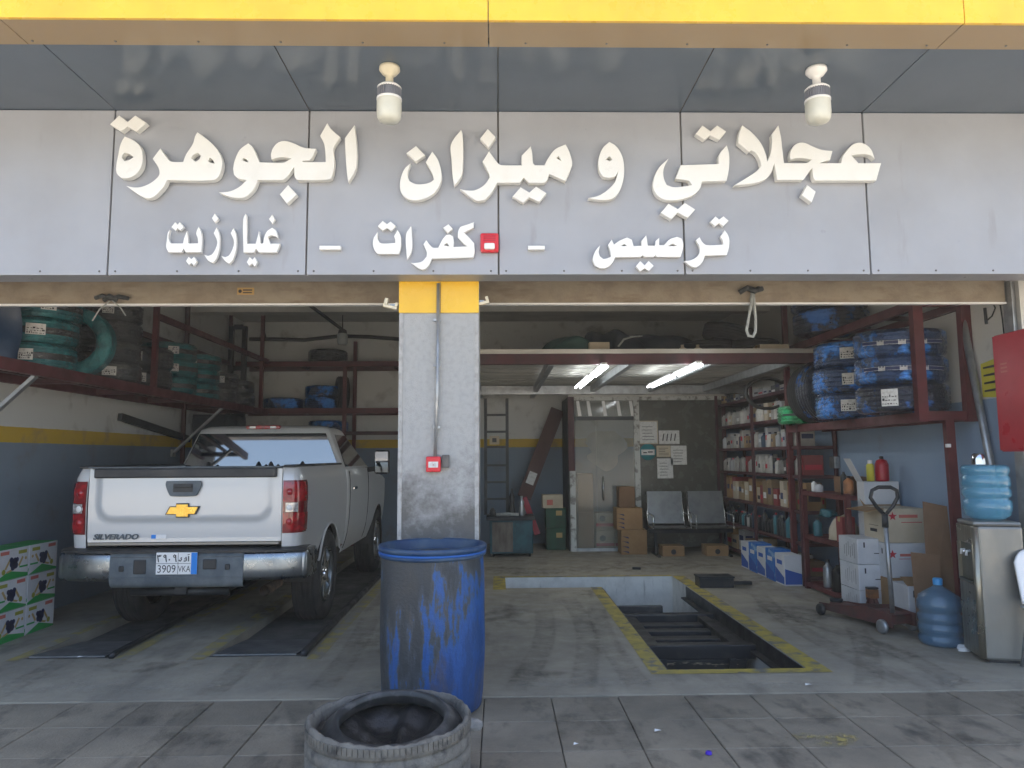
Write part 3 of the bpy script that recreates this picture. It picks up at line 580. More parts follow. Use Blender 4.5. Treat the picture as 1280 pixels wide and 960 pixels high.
# ------------------------------------------------------------------ tyres (shared meshes)
def tyre_prof(Rr, W, rin, grooves=4, gd=.009):
    h = W / 2; p = []
    p += [(rin, -h * .62), (rin + .012, -h * .80), (rin + (Rr - rin) * .35, -h * .97), (rin + (Rr - rin) * .6, -h), (rin + (Rr - rin) * .85, -h * .93), (Rr - .012, -h * .82), (Rr - .003, -h * .74)]
    tw = h * .74
    for i in range(grooves):
        c = -tw + 2 * tw * (i + .5) / grooves
        p += [(Rr, c - tw / grooves * .72), (Rr, c - .008), (Rr - gd, c - .006), (Rr - gd, c + .006), (Rr, c + .008), (Rr, c + tw / grooves * .72)]
    p += [(Rr - .003, tw), (Rr - .012, h * .82), (rin + (Rr - rin) * .85, h * .93), (rin + (Rr - rin) * .6, h), (rin + (Rr - rin) * .35, h * .97), (rin + .012, h * .80), (rin, h * .62)]
    p += [(rin + .01, h * .55), (Rr - .03, h * .6), (Rr - .02, 0), (Rr - .03, -h * .6), (rin + .01, -h * .55), (rin, -h * .62)]
    return p
_tc = {}
def tyre_mesh(Rr, W, rin, m, n=44):
    k = (round(Rr, 3), round(W, 3), round(rin, 3), m.name)
    if k not in _tc:
        b = MB(); b.lathe(tyre_prof(Rr, W, rin), n); me = b.mesh('tyre', m)
        bm = bmesh.new(); bm.from_mesh(me); bmesh.ops.recalc_face_normals(bm, faces=bm.faces); bm.to_mesh(me); bm.free(); _tc[k] = me
    return _tc[k]
def tyre(name, label, m, loc, Rr=.33, W=.22, rin=.2, rot=(0, 0, 0), group=None, labels=()):
    o = link(name, tyre_mesh(Rr, W, rin, m)); o.location = loc; o.rotation_euler = rot; tag(o, label, 'tyre', group)
    fx, fy = -loc[0], -loc[1]; base = math.atan2(fy, fx)
    for (da, wd, z0, z1, mt) in labels:      # paper bands stuck on the tread
        b = MB(); e_ = .0018 if mt == 'dark_gloss' else .0035
        b.lathe([(Rr + e_, z0 * W), (Rr + e_, z1 * W)], 16 if wd > 1 else 8, a0=base + da - wd / 2 - rot[2], a1=base + da + wd / 2 - rot[2]); b.build('paper_label', M[mt], o, fixn=False)
        if mt == 'paper':
            k = MB()
            dz = z1 - z0
            for rw in range(random.choice((3, 4))):
                a = base + da - wd * .44; zz = z0 + dz * (.10 + .21 * rw)
                while a < base + da + wd * .36:
                    sw = wd * random.uniform(.03, .16); k.lathe([(Rr + .0055, zz * W), (Rr + .0055, (zz + dz * random.choice((.05, .07, .15))) * W)], 2, a0=a - rot[2], a1=a + sw - rot[2]); a += sw + wd * random.uniform(.03, .09)
            k.build('label_print', M[random.choice(('ink', 'ink_navy', 'ink'))], o, fixn=False)['kind'] = 'stuff'
    return o
POSN = {1: ['single'], 2: ['lower', 'upper'], 3: ['lowest', 'middle', 'topmost'], 4: ['lowest', 'second lowest', 'second highest', 'topmost']}
def stack(desc, where, mt, X, Y, z0, n, Rr=.33, W=.22, rin=.2, group=None, lab=True):
    for i in range(n):
        L = []
        if lab: L = [(random.uniform(-.3, .25), random.uniform(.3, .5), -.22, .22, 'paper')] if random.random() < .7 else []
        if 'teal' in mt or 'grey' in mt: L = [(0, 2.6, -.16, .10, 'dark_gloss')] + [(a_, w_, z_, zz_, m_) for a_, w_, z_, zz_, m_ in L]
        tyre('wrapped_tyre', '%s tyre, %s of the stack %s' % (desc, POSN[n][i], where) if n > 1 else '%s tyre lying alone %s' % (desc, where), M[mt],
             (X + random.uniform(-.015, .015), Y + random.uniform(-.015, .015), z0 + W * (i + .5) + .002 * i), Rr, W, rin, (0, 0, random.uniform(0, 6)), group, L)

# ------------------------------------------------------------------ pickup truck
TX, TY, TZ = -2.72, 6.28, -.055
tr = thing('pickup_truck', 'silver single-cab pickup truck parked tail-out in the left bay', 'pickup truck', (TX, TY, TZ)); tr.scale = (.985, .985, 1.045)
def lerp_tab(tab, v):
    for (a, fa), (b, fb) in zip(tab, tab[1:]):
        if v <= b: t = 0 if b == a else max(0, (v - a) / (b - a)); return fa + (fb - fa) * t
    return tab[-1][1]
SIDE_D = [(.5, .10), (.6, .06), (.72, .028), (.85, .012), (1.0, .003), (1.15, 0), (1.28, .004), (1.38, .016), (1.45, .05), (1.48, .09)]
REAR_PATH = [(.853, .10), (.90, .102), (.945, .113), (.98, .135), (1.005, .17), (1.018, .22), (1.02, .28)]
def side_surface(path, zb, zt, s, off=0, nz=16):
    b = MB(); P = [Vector(p) for p in path]; N = len(P)
    cols = []
    for i, p in enumerate(P):
        t = P[min(i + 1, N - 1)] - P[max(i - 1, 0)]; n = Vector((t.y, -t.x)).normalized()
        z0, z1 = zb(p.y), zt(p.y); cols.append([])
        for j in range(nz + 1):
            z = z0 + (z1 - z0) * j / nz; d = -lerp_tab(SIDE_D, z) + off
            cols[-1].append((s * (p.x + n.x * d), p.y + n.y * d * (1 if n.y < 0 else 1), z))
    vs = [v for c in cols for v in c]; fs = []
    for i in range(N - 1):
        for j in range(nz): a = i * (nz + 1) + j; fs.append((a, a + nz + 1, a + nz + 2, a + 1))
    return b.add(vs, fs, True)
RAX, FAX, WZ, AR = 1.28, 4.34, .405, .485
def arch(yc, base):
    def f(y):
        d = abs(y - yc); return max(base, WZ + math.sqrt(max(0, AR * AR - d * d))) if d < AR else base
    return f
def bed_bottom(y): return .80 if y < .22 else (max(.62, .80 - (y - .22) * 1.2) if y < .4 else arch(RAX, .60)(y))
ybed = [.34, .42, .5, .58, .66, .74] + [RAX - AR * math.cos(math.pi * k / 22) for k in range(23)] + [1.84, 1.92, 2.0, 2.05]
bed_path = REAR_PATH + [(1.02, y) for y in sorted(ybed)]
for s in (1, -1):
    side = side_surface(bed_path, bed_bottom, lambda y: 1.455, s).build('bed_side', M['truck_paint'], tr)
    b = MB(); b.tube([(s * 1.012, RAX - (AR + .004) * math.cos(math.pi * k / 20), max(.6, WZ + (AR + .004) * math.sin(math.pi * k / 20))) for k in range(1, 20)], .012, 6); b.build('wheel_arch_lip', M['truck_paint'], side)
    b = MB(); b.box(min(s * .845, s * .955), max(s * .845, s * .955), .13, 2.05, 1.452, 1.475); b.build('rail_cap', M['black_plastic'], side, bevel=.008)
    b = MB(); b.box(min(s * .84, s * .86), max(s * .84, s * .86), .14, 2.05, .86, 1.451); b.build('bed_wall', M['truck_paint'], tr)
    b = MB(); b.lathe([(.5, -.14), (.5, .14)], 20, (s * .82, RAX, WZ), 'X', 0, math.pi)
    b.add([(s * .68, RAX - .5, .45), (s * .68, RAX + .5, .45), (s * .68, RAX + .5, 1.0), (s * .68, RAX - .5, 1.0)], [(0, 1, 2, 3)]); b.build('wheel_well', M['black_plastic'], tr, fixn=False)
    # lamps that wrap the rear corner
    for z0, z1, mt, nm in ((.925, 1.075, 'lens_red', 'tail_lens'), (1.085, 1.16, 'lens_clear', 'reverse_lens'), (1.17, 1.33, 'lens_red', 'tail_lens')):
        (side_surface([(.862, .099)] + REAR_PATH[1:7], lambda y: z0, lambda y: z1, s, .014, 8) if mt == 'lens_red' else side_surface([(.885, .1)] + REAR_PATH[1:4], lambda y: z0, lambda y: z1, s, .014, 8)).build(nm, M[mt], tr)
    b = side_surface([(.858, .0995)] + REAR_PATH[1:7] + [(1.02, .295)], lambda y: .91, lambda y: 1.345, s, .006, 8); lampb = b.build('tail_lamp_housing', M['lens_dark'], tr)
    for zz in (1.005, 1.12, 1.25):
        b = MB(); b.lathe([(0, -.014), (.022, -.010), (.030, 0)], 16, (s * .915, .098, zz), 'Y'); b.build('lamp_reflector', M['lens_red' if zz != 1.12 else 'clear_plastic'], lampb)
b = MB(); b.box(-.84, .84, .2, 2.05, .84, .86); b.box(-.86, .86, 2.03, 2.06, .86, 1.44); b.build('bed_floor', M['black_plastic'], tr)
# tailgate with its raised upper field
def tg(u, v):
    x = -.845 + 1.69 * u; z = .845 + .60 * v
    ex = abs(x) - .75; ez = 1.045 - z; r = .13
    dx = max(ex + r, 0); dz = max(ez + r - .02, 0); d = math.hypot(dx, dz) - r
    tt = min(1, max(0, (d + .03) / .055)); tt = tt * tt * (3 - 2 * tt)
    crown = .012 * (1 - ((z - 1.2) / .3) ** 2)
    return (x, .092 - crown + .026 * tt, z)
b = MB(); b.grid(tg, 72, 40); gate = b.build('tailgate', M['truck_paint'], tr)
b = MB(); b.box(-.843, .843, .12, .16, .845, 1.44); b.build('inner_skin', M['truck_paint'], gate)
b = MB(); b.box(-.79, .80, .066, .155, 1.372, 1.452); b.build('top_cap', M['black_plastic'], gate, bevel=.012)
b = MB(); b.box(-.845, .845, .072, .16, 1.4525, 1.466); b.build('spoiler_lip', M['grey_plastic'], gate, bevel=.005)
hp = [(-.15, .125), (.15, .125), (.155, .09), (.12, .012), (.10, 0), (-.10, 0), (-.12, .012), (-.155, .09)]
m = plate_mesh([smooth_poly(hp, 3, 60)], lambda x, y, z: (x, .064 + z, y + 1.222), None, .014, .004); hb = m.build('handle_bezel', M['grey_plastic'], gate)
b = MB(); b.box(-.085, .085, .050, .058, 1.255, 1.325); b.build('handle_recess', M['black_plastic'], hb)
b = MB(); b.box(-.082, .082, .038, .052, 1.292, 1.318); b.build('handle', M['black_plastic'], hb, bevel=.006)
bt = [(-.14, -.012), (-.118, -.012 + .0), (-.045, -.012), (-.045, -.05), (.055, -.05), (.055, -.018), (.118, -.018), (.145, .03), (.048, .03), (.048, .05), (-.052, .05), (-.052, .03), (-.108, .03)]
bt = [(-.14, -.030), (-.05, -.030), (-.05, -.052), (.055, -.052), (.055, -.030), (.112, -.030), (.143, .030), (.05, .030), (.05, .052), (-.052, .052), (-.052, .030), (-.105, .030)]
for sc, mt, y, nm in ((1.06, 'black_plastic', .069, 'emblem_edge'), (.97, 'gold', .063, 'emblem')):
    m = plate_mesh([[(x * sc, z * (sc + (.06 if sc > 1 else 0))) for x, z in bt]], lambda x, y_, z: (x - .005, y + z, y_ + 1.105), None, .012, .002); m.build(nm, M[mt], gate)
text_mb('SILVERADO', .062, .004, 'LEFT', 'front', (-.79, .107, .888), shear=.25, bold=.0015, sx=1.22).build('badge_lettering', M['grey_plastic'], gate, fixn=False)
b = MB(); b.box(-.285, -.155, .1085, .112, .872, .906); b.build('badge_plate', M['plate'], gate); b = MB(); b.box(-.285, -.245, .1065, .1082, .873, .905); b.build('badge_panel', M['plate_blue'], gate)
b = MB(); b.box(-.83, .83, .10, .16, .822, .84); b.build('sill_strip', mat('dusty_sill', (.36, .32, .26), .7), tr)
# bumper
def bump_part(x0, x1, prof, wrap=True, n=26):
    b = MB()
    def plan(x): a = abs(x) / 1.04; return .0 + .10 * a ** 5
    def fn(u, v):
        x = x0 + (x1 - x0) * u; k = v * (len(prof) - 1); i = min(int(k), len(prof) - 2); f = k - i
        dy = prof[i][0] + (prof[i + 1][0] - prof[i][0]) * f; z = prof[i][1] + (prof[i + 1][1] - prof[i][1]) * f
        return (x, plan(x) + dy, z)
    b.grid(fn, n, (len(prof) - 1) * 2); return b
PR_E = [(.10, .535), (.03, .54), (.008, .56), (0, .57), (0, .70), (.008, .745), (.03, .772), (.10, .775)]
PR_C = [(.12, .485), (.03, .49), (.006, .515), (-.004, .545), (-.004, .72), (.006, .752), (.04, .775), (.12, .778)]
bmp = bump_part(-.58, .56, PR_C).build('bumper', M['grey_plastic'], tr)
for s in (-1, 1):
    x0, x1 = (-1.04, -.583) if s < 0 else (.563, 1.04)
    bump_part(x0, x1, PR_E).build('bumper_end', M['chrome_dull'], bmp)
    b = MB()
    def wr(u, v, s=s):
        a = u * math.pi / 2; k = v * (len(PR_E) - 1); i = min(int(k), len(PR_E) - 2); f = k - i; dy = PR_E[i][0] * (1 - f) + PR_E[i + 1][0] * f; z = PR_E[i][1] * (1 - f) + PR_E[i + 1][1] * f
        rr = .05 - dy * .5
        return (s * (1.04 + rr * math.sin(a) - .00), .15 - (.05 - dy) * math.cos(a) + (.28 * max(0, u - .6) / .4), z)
    b.grid(wr, 10, 14); b.build('bumper_corner', M['chrome_dull'], bmp)
b = MB(); b.grid(lambda u, v: (-1.07 + 2.14 * u, .10 * (abs(-1.07 + 2.14 * u) / 1.04) ** 5 + .004 + .17 * v, .782 + .016 * math.sin(min(v * 3, 1.57))), 36, 5); b.grid(lambda u, v: (-1.07 + 2.14 * u, .10 * (abs(-1.07 + 2.14 * u) / 1.04) ** 5 + .004, .765 + .017 * v), 36, 1); b.build('step_pad', M['black_plastic'], bmp)
for x0, x1, z0, z1 in ((-.375, -.265, .60, .72), (.215, .335, .635, .72), (-.5, -.455, .62, .67), (.405, .45, .63, .68)):
    b = MB(); b.box(x0, x1, -.012, .01, z0, z1); b.build('bumper_recess', M['black_plastic'], bmp, bevel=.012)
b = MB(); b.box(-.57, .55, -.010, .01, .735, .748); b.box(-.57, .55, -.012, .01, .568, .577); b.build('bumper_rib', M['grey_plastic'], bmp, bevel=.004)
pl = MB(); pl.box(-.175, .175, -.022, -.012, .60, .775); plo = pl.build('licence_plate', M['plate'], tr, bevel=.004)
b = MB(); b.box(.125, .176, -.0235, -.0225, .602, .773); b.build('blue_strip', M['plate_blue'], plo)
ln = MB(); ln.box(-.172, .122, -.0235, -.0224, .686, .689); ln.box(.012, .015, -.0236, -.0224, .603, .772); ln.build('plate_lines', M['ink'], plo)
text_mb('3909', .088, 0, 'CENTER', 'front', (-.083, -.0238, .642), sx=.92).build('plate_text', M['ink'], plo, fixn=False)
text_mb('VKA', .068, 0, 'CENTER', 'front', (.068, -.0238, .642), sx=.8).build('plate_text', M['ink'], plo, fixn=False)
ar = MB()
def stroke(pts, r=.0045): ar.tube([(x, -.0238, z) for x, z in pts], r, 5)
z0 = .70
def nine(x): stroke([(x + .012, z0 + .05), (x + .002, z0 + .056), (x - .008, z0 + .048), (x - .002, z0 + .036), (x + .011, z0 + .042), (x + .012, z0 + .052)]); stroke([(x + .012, z0 + .05), (x + .013, z0 + .025), (x + .018, z0)])
nine(-.02); ar.box(-.066, -.056, -.0245, -.023, z0 + .012, z0 + .024); nine(-.103)
stroke([(-.162, z0 + .055), (-.157, z0 + .044), (-.150, z0 + .046), (-.148, z0 + .055)]); stroke([(-.148, z0 + .055), (-.143, z0 + .045), (-.135, z0 + .048), (-.133, z0 + .057)]); stroke([(-.162, z0 + .054), (-.158, z0 + .03), (-.152, z0)])
stroke([(.102, z0 + .004), (.102, z0 + .046)]); stroke([(.094, z0 + .056), (.110, z0 + .06)], .003)
stroke([(.080, z0 + .04), (.085, z0 + .012), (.075, z0 + .006), (.062, z0 + .008)]); stroke([(.073, z0 + .032), (.068, z0 + .024), (.074, z0 + .02)], .003)
stroke([(.045, z0 + .035), (.036, z0 + .03), (.042, z0 + .02), (.034, z0 + .006), (.024, z0 + .008), (.022, z0 + .018)])
ar.build('plate_text', M['ink'], plo)
# underside
b = MB()
for s in (-1, 1): b.box(s * .5 - .05, s * .5 + .05, .2, 4.9, .52, .66)
b.box(-.55, .55, .25, .33, .50, .62); b.box(-.75, .75, .35, 4.4, .66, .70); b.build('chassis', M['black_steel'], tr)
b = MB(); b.tube([(-.45, .14, .44), (.40, .14, .44)], .034, 10); b.box(-.05, .05, .08, .3, .43, .49); b.build('tow_hitch', M['black_steel'], tr)
b = MB(); b.tube([(-.8, RAX, WZ), (.8, RAX, WZ)], .05, 12); b.lathe([(0, -.16), (.1, -.12), (.15, 0), (.1, .12), (0, .16)], 18, (0, RAX, WZ), 'X'); b.tube([(-.82, FAX, WZ), (.82, FAX, WZ)], .05, 12); b.build('axle', M['black_steel'], tr)
b = MB(); b.tube([(.72, .13, .445), (.72, .5, .445), (.62, .9, .58), (.55, 1.9, .55)], .042, 14, caps=False); b.tube([(.72, .10, .445), (.72, .30, .445)], .046, 14, caps=False); b.build('exhaust_pipe', M['rusty'], tr)
spo = link('spare_tyre', tyre_mesh(.37, .24, .2, M['rubber']), tr); spo.location = (-.05, .62, .50)
for s in (-1, 1):
    for ya, nm in ((RAX, 'rear'), (FAX, 'front')):
        wo = link('wheel', None, tr); wo.location = (s * .865, ya, WZ); wo.rotation_euler = (0, R(90) * s, 0); wo.scale = (1.10 / 1.045, 1.10 / .985, 1)
        ty = link('tyre', tyre_mesh(.405, .275, .245, M['rubber']), wo)
        b = MB(); b.lathe([(.247, -.11), (.247, .115), (.238, .125), (.225, .10), (.215, .03)], 36); b.lathe([(0, .02), (.2, .02)], 24); b.build('rim', M['chrome_dull'], wo)
        b = MB()
        for k in range(6):
            a = 2 * math.pi * k / 6; mt = Matrix.Rotation(a, 4, 'Z'); b.box(.05, .23, -.035, .035, .06, .10, mt)
        b.lathe([(0, .125), (.05, .122), (.062, .10), (.065, .06)], 20); b.build('spokes', M['chrome'], wo, bevel=.01)
# cab and front body
def body_bottom(y): return arch(FAX, .50)(y)
def body_top(y): return lerp_tab([(2.1, 1.40), (3.6, 1.40), (3.9, 1.34), (4.6, 1.27), (5.1, 1.16)], y)
yc = [2.10, 2.12, 2.2, 2.4, 2.6, 2.9, 3.2, 3.5, 3.7, 3.8] + [FAX - AR * math.cos(math.pi * k / 22) for k in range(23)]
cab_path = [(1.0, 2.10), (1.015, 2.115)] + [(1.02, y) for y in sorted(yc)[2:]] + [(1.01, 4.86), (.99, 4.96), (.95, 5.04), (.88, 5.09), (.6, 5.12)]
for s in (1, -1):
    bs = side_surface(cab_path, body_bottom, body_top, s).build('door_and_wing', M['truck_paint'], tr)
    for y in (2.22, 3.42):
        b = MB(); b.tube([(s * (1.021 - lerp_tab(SIDE_D, z)), y, z) for z in (.54, .6, .7, .85, 1.0, 1.15, 1.28, 1.38)], .006, 5); b.build('door_gap', M['black_plastic'], bs)
    b = MB(); b.box(min(s * 1.02, s * 1.05), max(s * 1.02, s * 1.05), 2.33, 2.53, 1.17, 1.205); b.build('door_handle', M['chrome'], bs, bevel=.01)
    mr = MB(); mr.box(-.10, .10, -.05, .05, -.15, .15); mo = mr.build('door_mirror', M['black_plastic'], tr, bevel=.03, loc=(s * 1.20, 3.42, 1.47))
    b = MB(); b.box(-.085, .085, -.056, -.051, -.13, .13); b.build('mirror_glass', M['glass_dark'], mo)
    b = MB(); b.bar((s * .96 - s * 1.20, .06, -.1), (-.05 * s, .02, -.08), .05, .06); b.build('mirror_arm', M['black_plastic'], mo)
    b = MB(); b.lathe([(.5, -.14), (.5, .14)], 20, (s * .83, FAX, WZ), 'X', 0, math.pi); b.build('wheel_well', M['black_plastic'], tr, fixn=False)
b = MB(); b.grid(lambda u, v: (-.98 + 1.96 * u, 2.10, .6 + .80 * v), 8, 4); b.grid(lambda u, v: ((-1 + 2 * u) * .955, 3.62 + 1.45 * v, body_top(3.62 + 1.45 * v) - .03 + .045 * (1 - (2 * u - 1) ** 4)), 20, 10); b.box(-.6, .6, 5.05, 5.13, .5, 1.15); b.build('bonnet', M['truck_paint'], tr)
def rring(hw, y0, y1, z, r, n=7):
    pts = []
    for cx, cy, a0 in ((hw - r, y1 - r, 0), (-hw + r, y1 - r, 90), (-hw + r, y0 + r, 180), (hw - r, y0 + r, 270)):
        for k in range(n): a = R(a0 + 90 * k / (n - 1)); pts.append((cx + r * math.cos(a), cy + r * math.sin(a), z))
    return pts
rings = [rring(.975, 2.105, 3.82, 1.385, .08), rring(.95, 2.115, 3.74, 1.42, .08), rring(.775, 2.166, 3.08, 1.80, .08), rring(.755, 2.18, 3.03, 1.845, .09), rring(.70, 2.25, 2.97, 1.88, .12), rring(.55, 2.5, 2.9, 1.90, .15), rring(.2, 2.62, 2.8, 1.908, .05)]
b = MB(); n = len(rings[0]); vs_ = [p for r_ in rings for p in r_]; fs_ = []
for i in range(len(rings) - 1):
    for k in range(n): fs_.append((i * n + k, i * n + (k + 1) % n, (i + 1) * n + (k + 1) % n, (i + 1) * n + k))
fs_.append(tuple(range((len(rings) - 1) * n, len(rings) * n))); b.add(vs_, fs_, True); cab = b.build('cab_shell', M['truck_paint'], tr)
def pane(q, name, off):
    nrm = (Vector(q[1]) - Vector(q[0])).cross(Vector(q[3]) - Vector(q[0])).normalized() * off
    b = MB(); b.add([Vector(p) + nrm for p in q] + [Vector(p) - nrm * 1.5 for p in q], [(0, 1, 2, 3), (0, 4, 5, 1), (1, 5, 6, 2), (2, 6, 7, 3), (3, 7, 4, 0)]); return b.build(name, M['glass_dark'], cab)
pane([(-.90, 2.116, 1.425), (.90, 2.116, 1.425), (.735, 2.167, 1.80), (-.735, 2.167, 1.80)], 'rear_window', .006)
pane([(.80, 3.735, 1.425), (-.80, 3.735, 1.425), (-.66, 3.08, 1.80), (.66, 3.08, 1.80)], 'windscreen', .006)
for s in (-1, 1):
    q = [(s * .951, 2.26, 1.425), (s * .951, 3.6, 1.425), (s * .778, 2.98, 1.79), (s * .778, 2.42, 1.79)]
    pane(q if s > 0 else q[::-1], 'side_window', .006)
b = MB(); b.box(-.21, .19, 2.188, 2.25, 1.848, 1.893); tl = b.build('high_brake_lamp', M['lens_red'], cab, bevel=.012)
for x in (-.13, .11):
    b = MB(); b.box(x - .035, x + .035, 2.182, 2.188, 1.858, 1.882); b.build('cargo_lamp', M['lens_clear'], tl)
b = MB(); b.tube([(.71, 2.31, 1.862), (.70, 2.9, 1.895)], .008, 6); b.build('roof_drip', M['black_plastic'], cab)
# small things in the bed behind the glass
for s, x in ((0, -.55), (1, .02), (2, .16), (3, .52)):
    b = MB(); b.lathe([(.035, 0), (.03, .02), (.012, .05), (0, .055)], 10, (x, 1.98, 1.44)); b.build('bed_hook', M['black_plastic'], tr)

# ------------------------------------------------------------------ blue drum, cut tyre, mortar lump in front
DC = (PZ(543, 895, 0).x - .03, 4.68, -.003)
dr = thing('plastic_drum', 'scuffed blue plastic drum full of murky oil before the column', 'drum', DC)
DR, DH = .33, 1.0
b = MB(); b.lathe([(0, .004), (DR * .86, .004), (DR * .93, .02), (DR * .955, .10), (DR * .985, .3), (DR * .995, .4), (DR, .55), (DR * .995, .68), (DR * .99, .80), (DR * .975, .90), (DR * .965, .935)], 56); b.v = [(x * (1 + .012 * math.sin(3 * math.atan2(y, x) + 1.3) * math.sin(z * 4) + .006 * math.sin(7 * math.atan2(y, x) + z * 9)), y * (1 + .012 * math.sin(3 * math.atan2(y, x) + 1.3) * math.sin(z * 4) + .006 * math.sin(7 * math.atan2(y, x) + z * 9)), z) for x, y, z in b.v]; b.build('body', M['drum'], dr)
b = MB(); b.lathe([(DR * .965, .925), (DR * 1.02, .935), (DR * 1.03, .945), (DR * 1.0, .952), (DR * 1.0, .965), (DR * 1.035, .972), (DR * 1.045, .985), (DR * 1.03, 1.0), (DR * .985, 1.0), (DR * .96, .985), (DR * .945, .93), (DR * .94, .5)], 56); b.build('rim', M['drum_rim'], dr)
b = MB(); b.lathe([(DR * 1.012, .950), (DR * 1.034, .952), (DR * 1.034, .962), (DR * 1.012, .964)], 56); b.build('rim_band', mat('clean_blue_plastic', (.012, .10, .38), .4), dr)
b = MB(); b.lathe([(0, .93), (DR * .946, .93)], 40); b.build('oil', M['pit_floor'], dr, fixn=False)
q = PZ(483, 960, -.01)
ot = thing('cut_tyre', 'worn tyre with its upper wall cut away, lying on the paving', 'tyre', (PY(484, 930, 3.5).x, 3.56, -.003))
TRr = .385
prof = [(TRr - .05, 0.0), (TRr - .02, .012), (TRr - .004, .05), (TRr, .09)] + [q_ for i in range(3) for q_ in ((TRr, .105 + .06 * i), (TRr, .143 + .06 * i), (TRr - .008, .147 + .06 * i), (TRr - .008, .156 + .06 * i), (TRr, .16 + .06 * i))] + [(TRr - .001, .29)]
b = MB(); b.lathe(prof, 96)
NB = 96; random.seed(3)
top = []; prev = 0
vs_ = []; rim = []
for k in range(NB):
    a = 2 * math.pi * k / NB; prev = prev * .5 + random.uniform(-.004, .007); h = .335 + .006 * math.sin(2 * a + .8) + prev
    rim.append(h)
for ri, (rr, dz) in enumerate(((TRr - .002, None), (TRr - .008, 0), (TRr - .022, .001), (TRr - .03, -.03), (TRr - .032, -.2))):
    for k in range(NB):
        a = 2 * math.pi * k / NB; z = .29 if dz is None else rim[k] + dz; vs_.append((rr * math.cos(a), rr * math.sin(a), z))
b.add(vs_, [(i * NB + k, i * NB + (k + 1) % NB, (i + 1) * NB + (k + 1) % NB, (i + 1) * NB + k) for i in range(4) for k in range(NB)], True)
for k in range(NB):      # shoulder sipes as raised blocks
    if True:
        a = 2 * math.pi * (k + .5) / NB; b.box(TRr - .004, TRr + .002, -.0105, .0105,  .294, .327, Matrix.Rotation(a, 4, 'Z'))
ctr = b.build('tread_casing', M['rubber_old'], ot)
b = MB(); rp = [(.245, .0), (.249, .018), (.262, .026), (.278, .02), (.30, .0), (.325, -.022), (.34, -.05)]
b.lathe(rp, 64); b.lathe([(.245, 0), (.249, -.03), (.262, -.05), (.34, -.06)], 64); bead = b.build('cut_side_wall', mat('scuffed_rubber', (.03, .032, .033), .38, 0, (.10, .10, .098), 12, .52, .7, bump=.1), ot, loc=(0.01, .02, .305), rot=(R(8), R(-1), R(8)))
b = MB()
def liner(u, v):
    a = 2 * math.pi * u; rr2 = .335 * (1 - v) + .001; w_ = .02 * math.sin(5 * a + 3 * v) * math.sin(math.pi * v) + .012 * math.sin(11 * a)* (1 - v)
    return (rr2 * math.cos(a), rr2 * math.sin(a), .29 - .05 * v - (.05 * min(1, v * 2.4) ** 2) + w_ * (1 if v < .6 else .3) - .01)
b.grid(liner, 72, 16); b.build('inner_liner', mat('torn_liner', (.008, .009, .010), .38, 0, (.02, .02, .021), 10, bump=.5, bscale=18), ot, fixn=False)
q = PZ(590, 912, 0); mo = MB(); random.seed(5)
bm = bmesh.new(); bmesh.ops.create_icosphere(bm, subdivisions=2, radius=1)
for v in bm.verts: v.co *= random.uniform(.85, 1.1); v.co = Vector((v.co.x * .062, v.co.y * .05, max(v.co.z, -.6) * .04))
me = bpy.data.meshes.new('mortar_lump'); bm.to_mesh(me); bm.free(); me.materials.append(M['stone'])
o = link('mortar_lump', me); o.location = (q.x, q.y + .03, .013); tag(o, 'lump of pale mortar beside the foot of the blue drum', 'stone')
q = PZ(886, 945, -.01); b = MB(); b.lathe([(0, .014), (.014, .014), (.016, .01), (.017, 0)], 16); o = b.build('plastic_litter', mat('purple_plastic', (.06, .02, .45), .4)); o.location = (q.x, q.y, 0); tag(o, 'tiny purple bottle cap lying on the paving tiles', 'bottle cap')
for i, (px, py, s, lab) in enumerate(((822, 915, .02, 'scrap of white paper on the paving left of the purple cap'), (1010, 858, .022, 'scrap of paper on the floor edge before the pit corner'), (720, 932, .014, 'tiny white scrap on the tiles right of the drum'), (100, 823, .02, 'white scrap by the left yellow floor line'))):
    q = PZ(px, py, 0); b = MB(); b.add([(-s, -s * .5, 0), (s, -s * .6, .006), (s * .8, s * .6, .002), (-s * .7, s * .5, .008)], [(0, 1, 2), (0, 2, 3)]); o = b.build('paper_scrap', M['paper'], fixn=False); o.location = (q.x, q.y, .011 if q.y > FY else .007); tag(o, lab, 'litter')

# ------------------------------------------------------------------ generic makers
def part_box(nm, mt, parent, dims, bevel=0, world=False): b = MB(); b.box(*dims); return b.build(nm, M[mt] if isinstance(mt, str) else mt, parent, world=world, bevel=bevel)
def carton(label, mt, x0, x1, y0, y1, z0, z1, name='carton', group=None, tape=True, rz=0, tapem='ink_tan'):
    cx, cy = (x0 + x1) / 2, (y0 + y1) / 2; hx, hy, h = (x1 - x0) / 2, (y1 - y0) / 2, z1 - z0
    t = thing(name, label, 'box', (cx, cy, z0), rz, group)
    part_box('box_body', mt, t, (-hx, hx, -hy, hy, 0.001, h), .006)
    if tape: part_box('tape', tapem, t, (-hx - .001, hx + .001, -.025, .025, h - .05, h + .0015))
    return t
def decal(parent, pts, mt, nm, face, at):
    """flat print on a box face: face 'left' lies at x=at, 'front' at y=at; pts are (along, z); along runs +Y or +X"""
    b = MB(); b.add([((at, a, z) if face == 'left' else (a, at, z)) for a, z in pts], [tuple(range(len(pts)))]); return b.build(nm, M[mt], parent, fixn=False)
def rect(a0, a1, z0, z1): return [(a0, z0), (a1, z0), (a1, z1), (a0, z1)]
def disc(a, z, r, n=14, sy=1): return [(a + r * math.cos(2 * math.pi * k / n), z + r * sy * math.sin(2 * math.pi * k / n)) for k in range(n)]

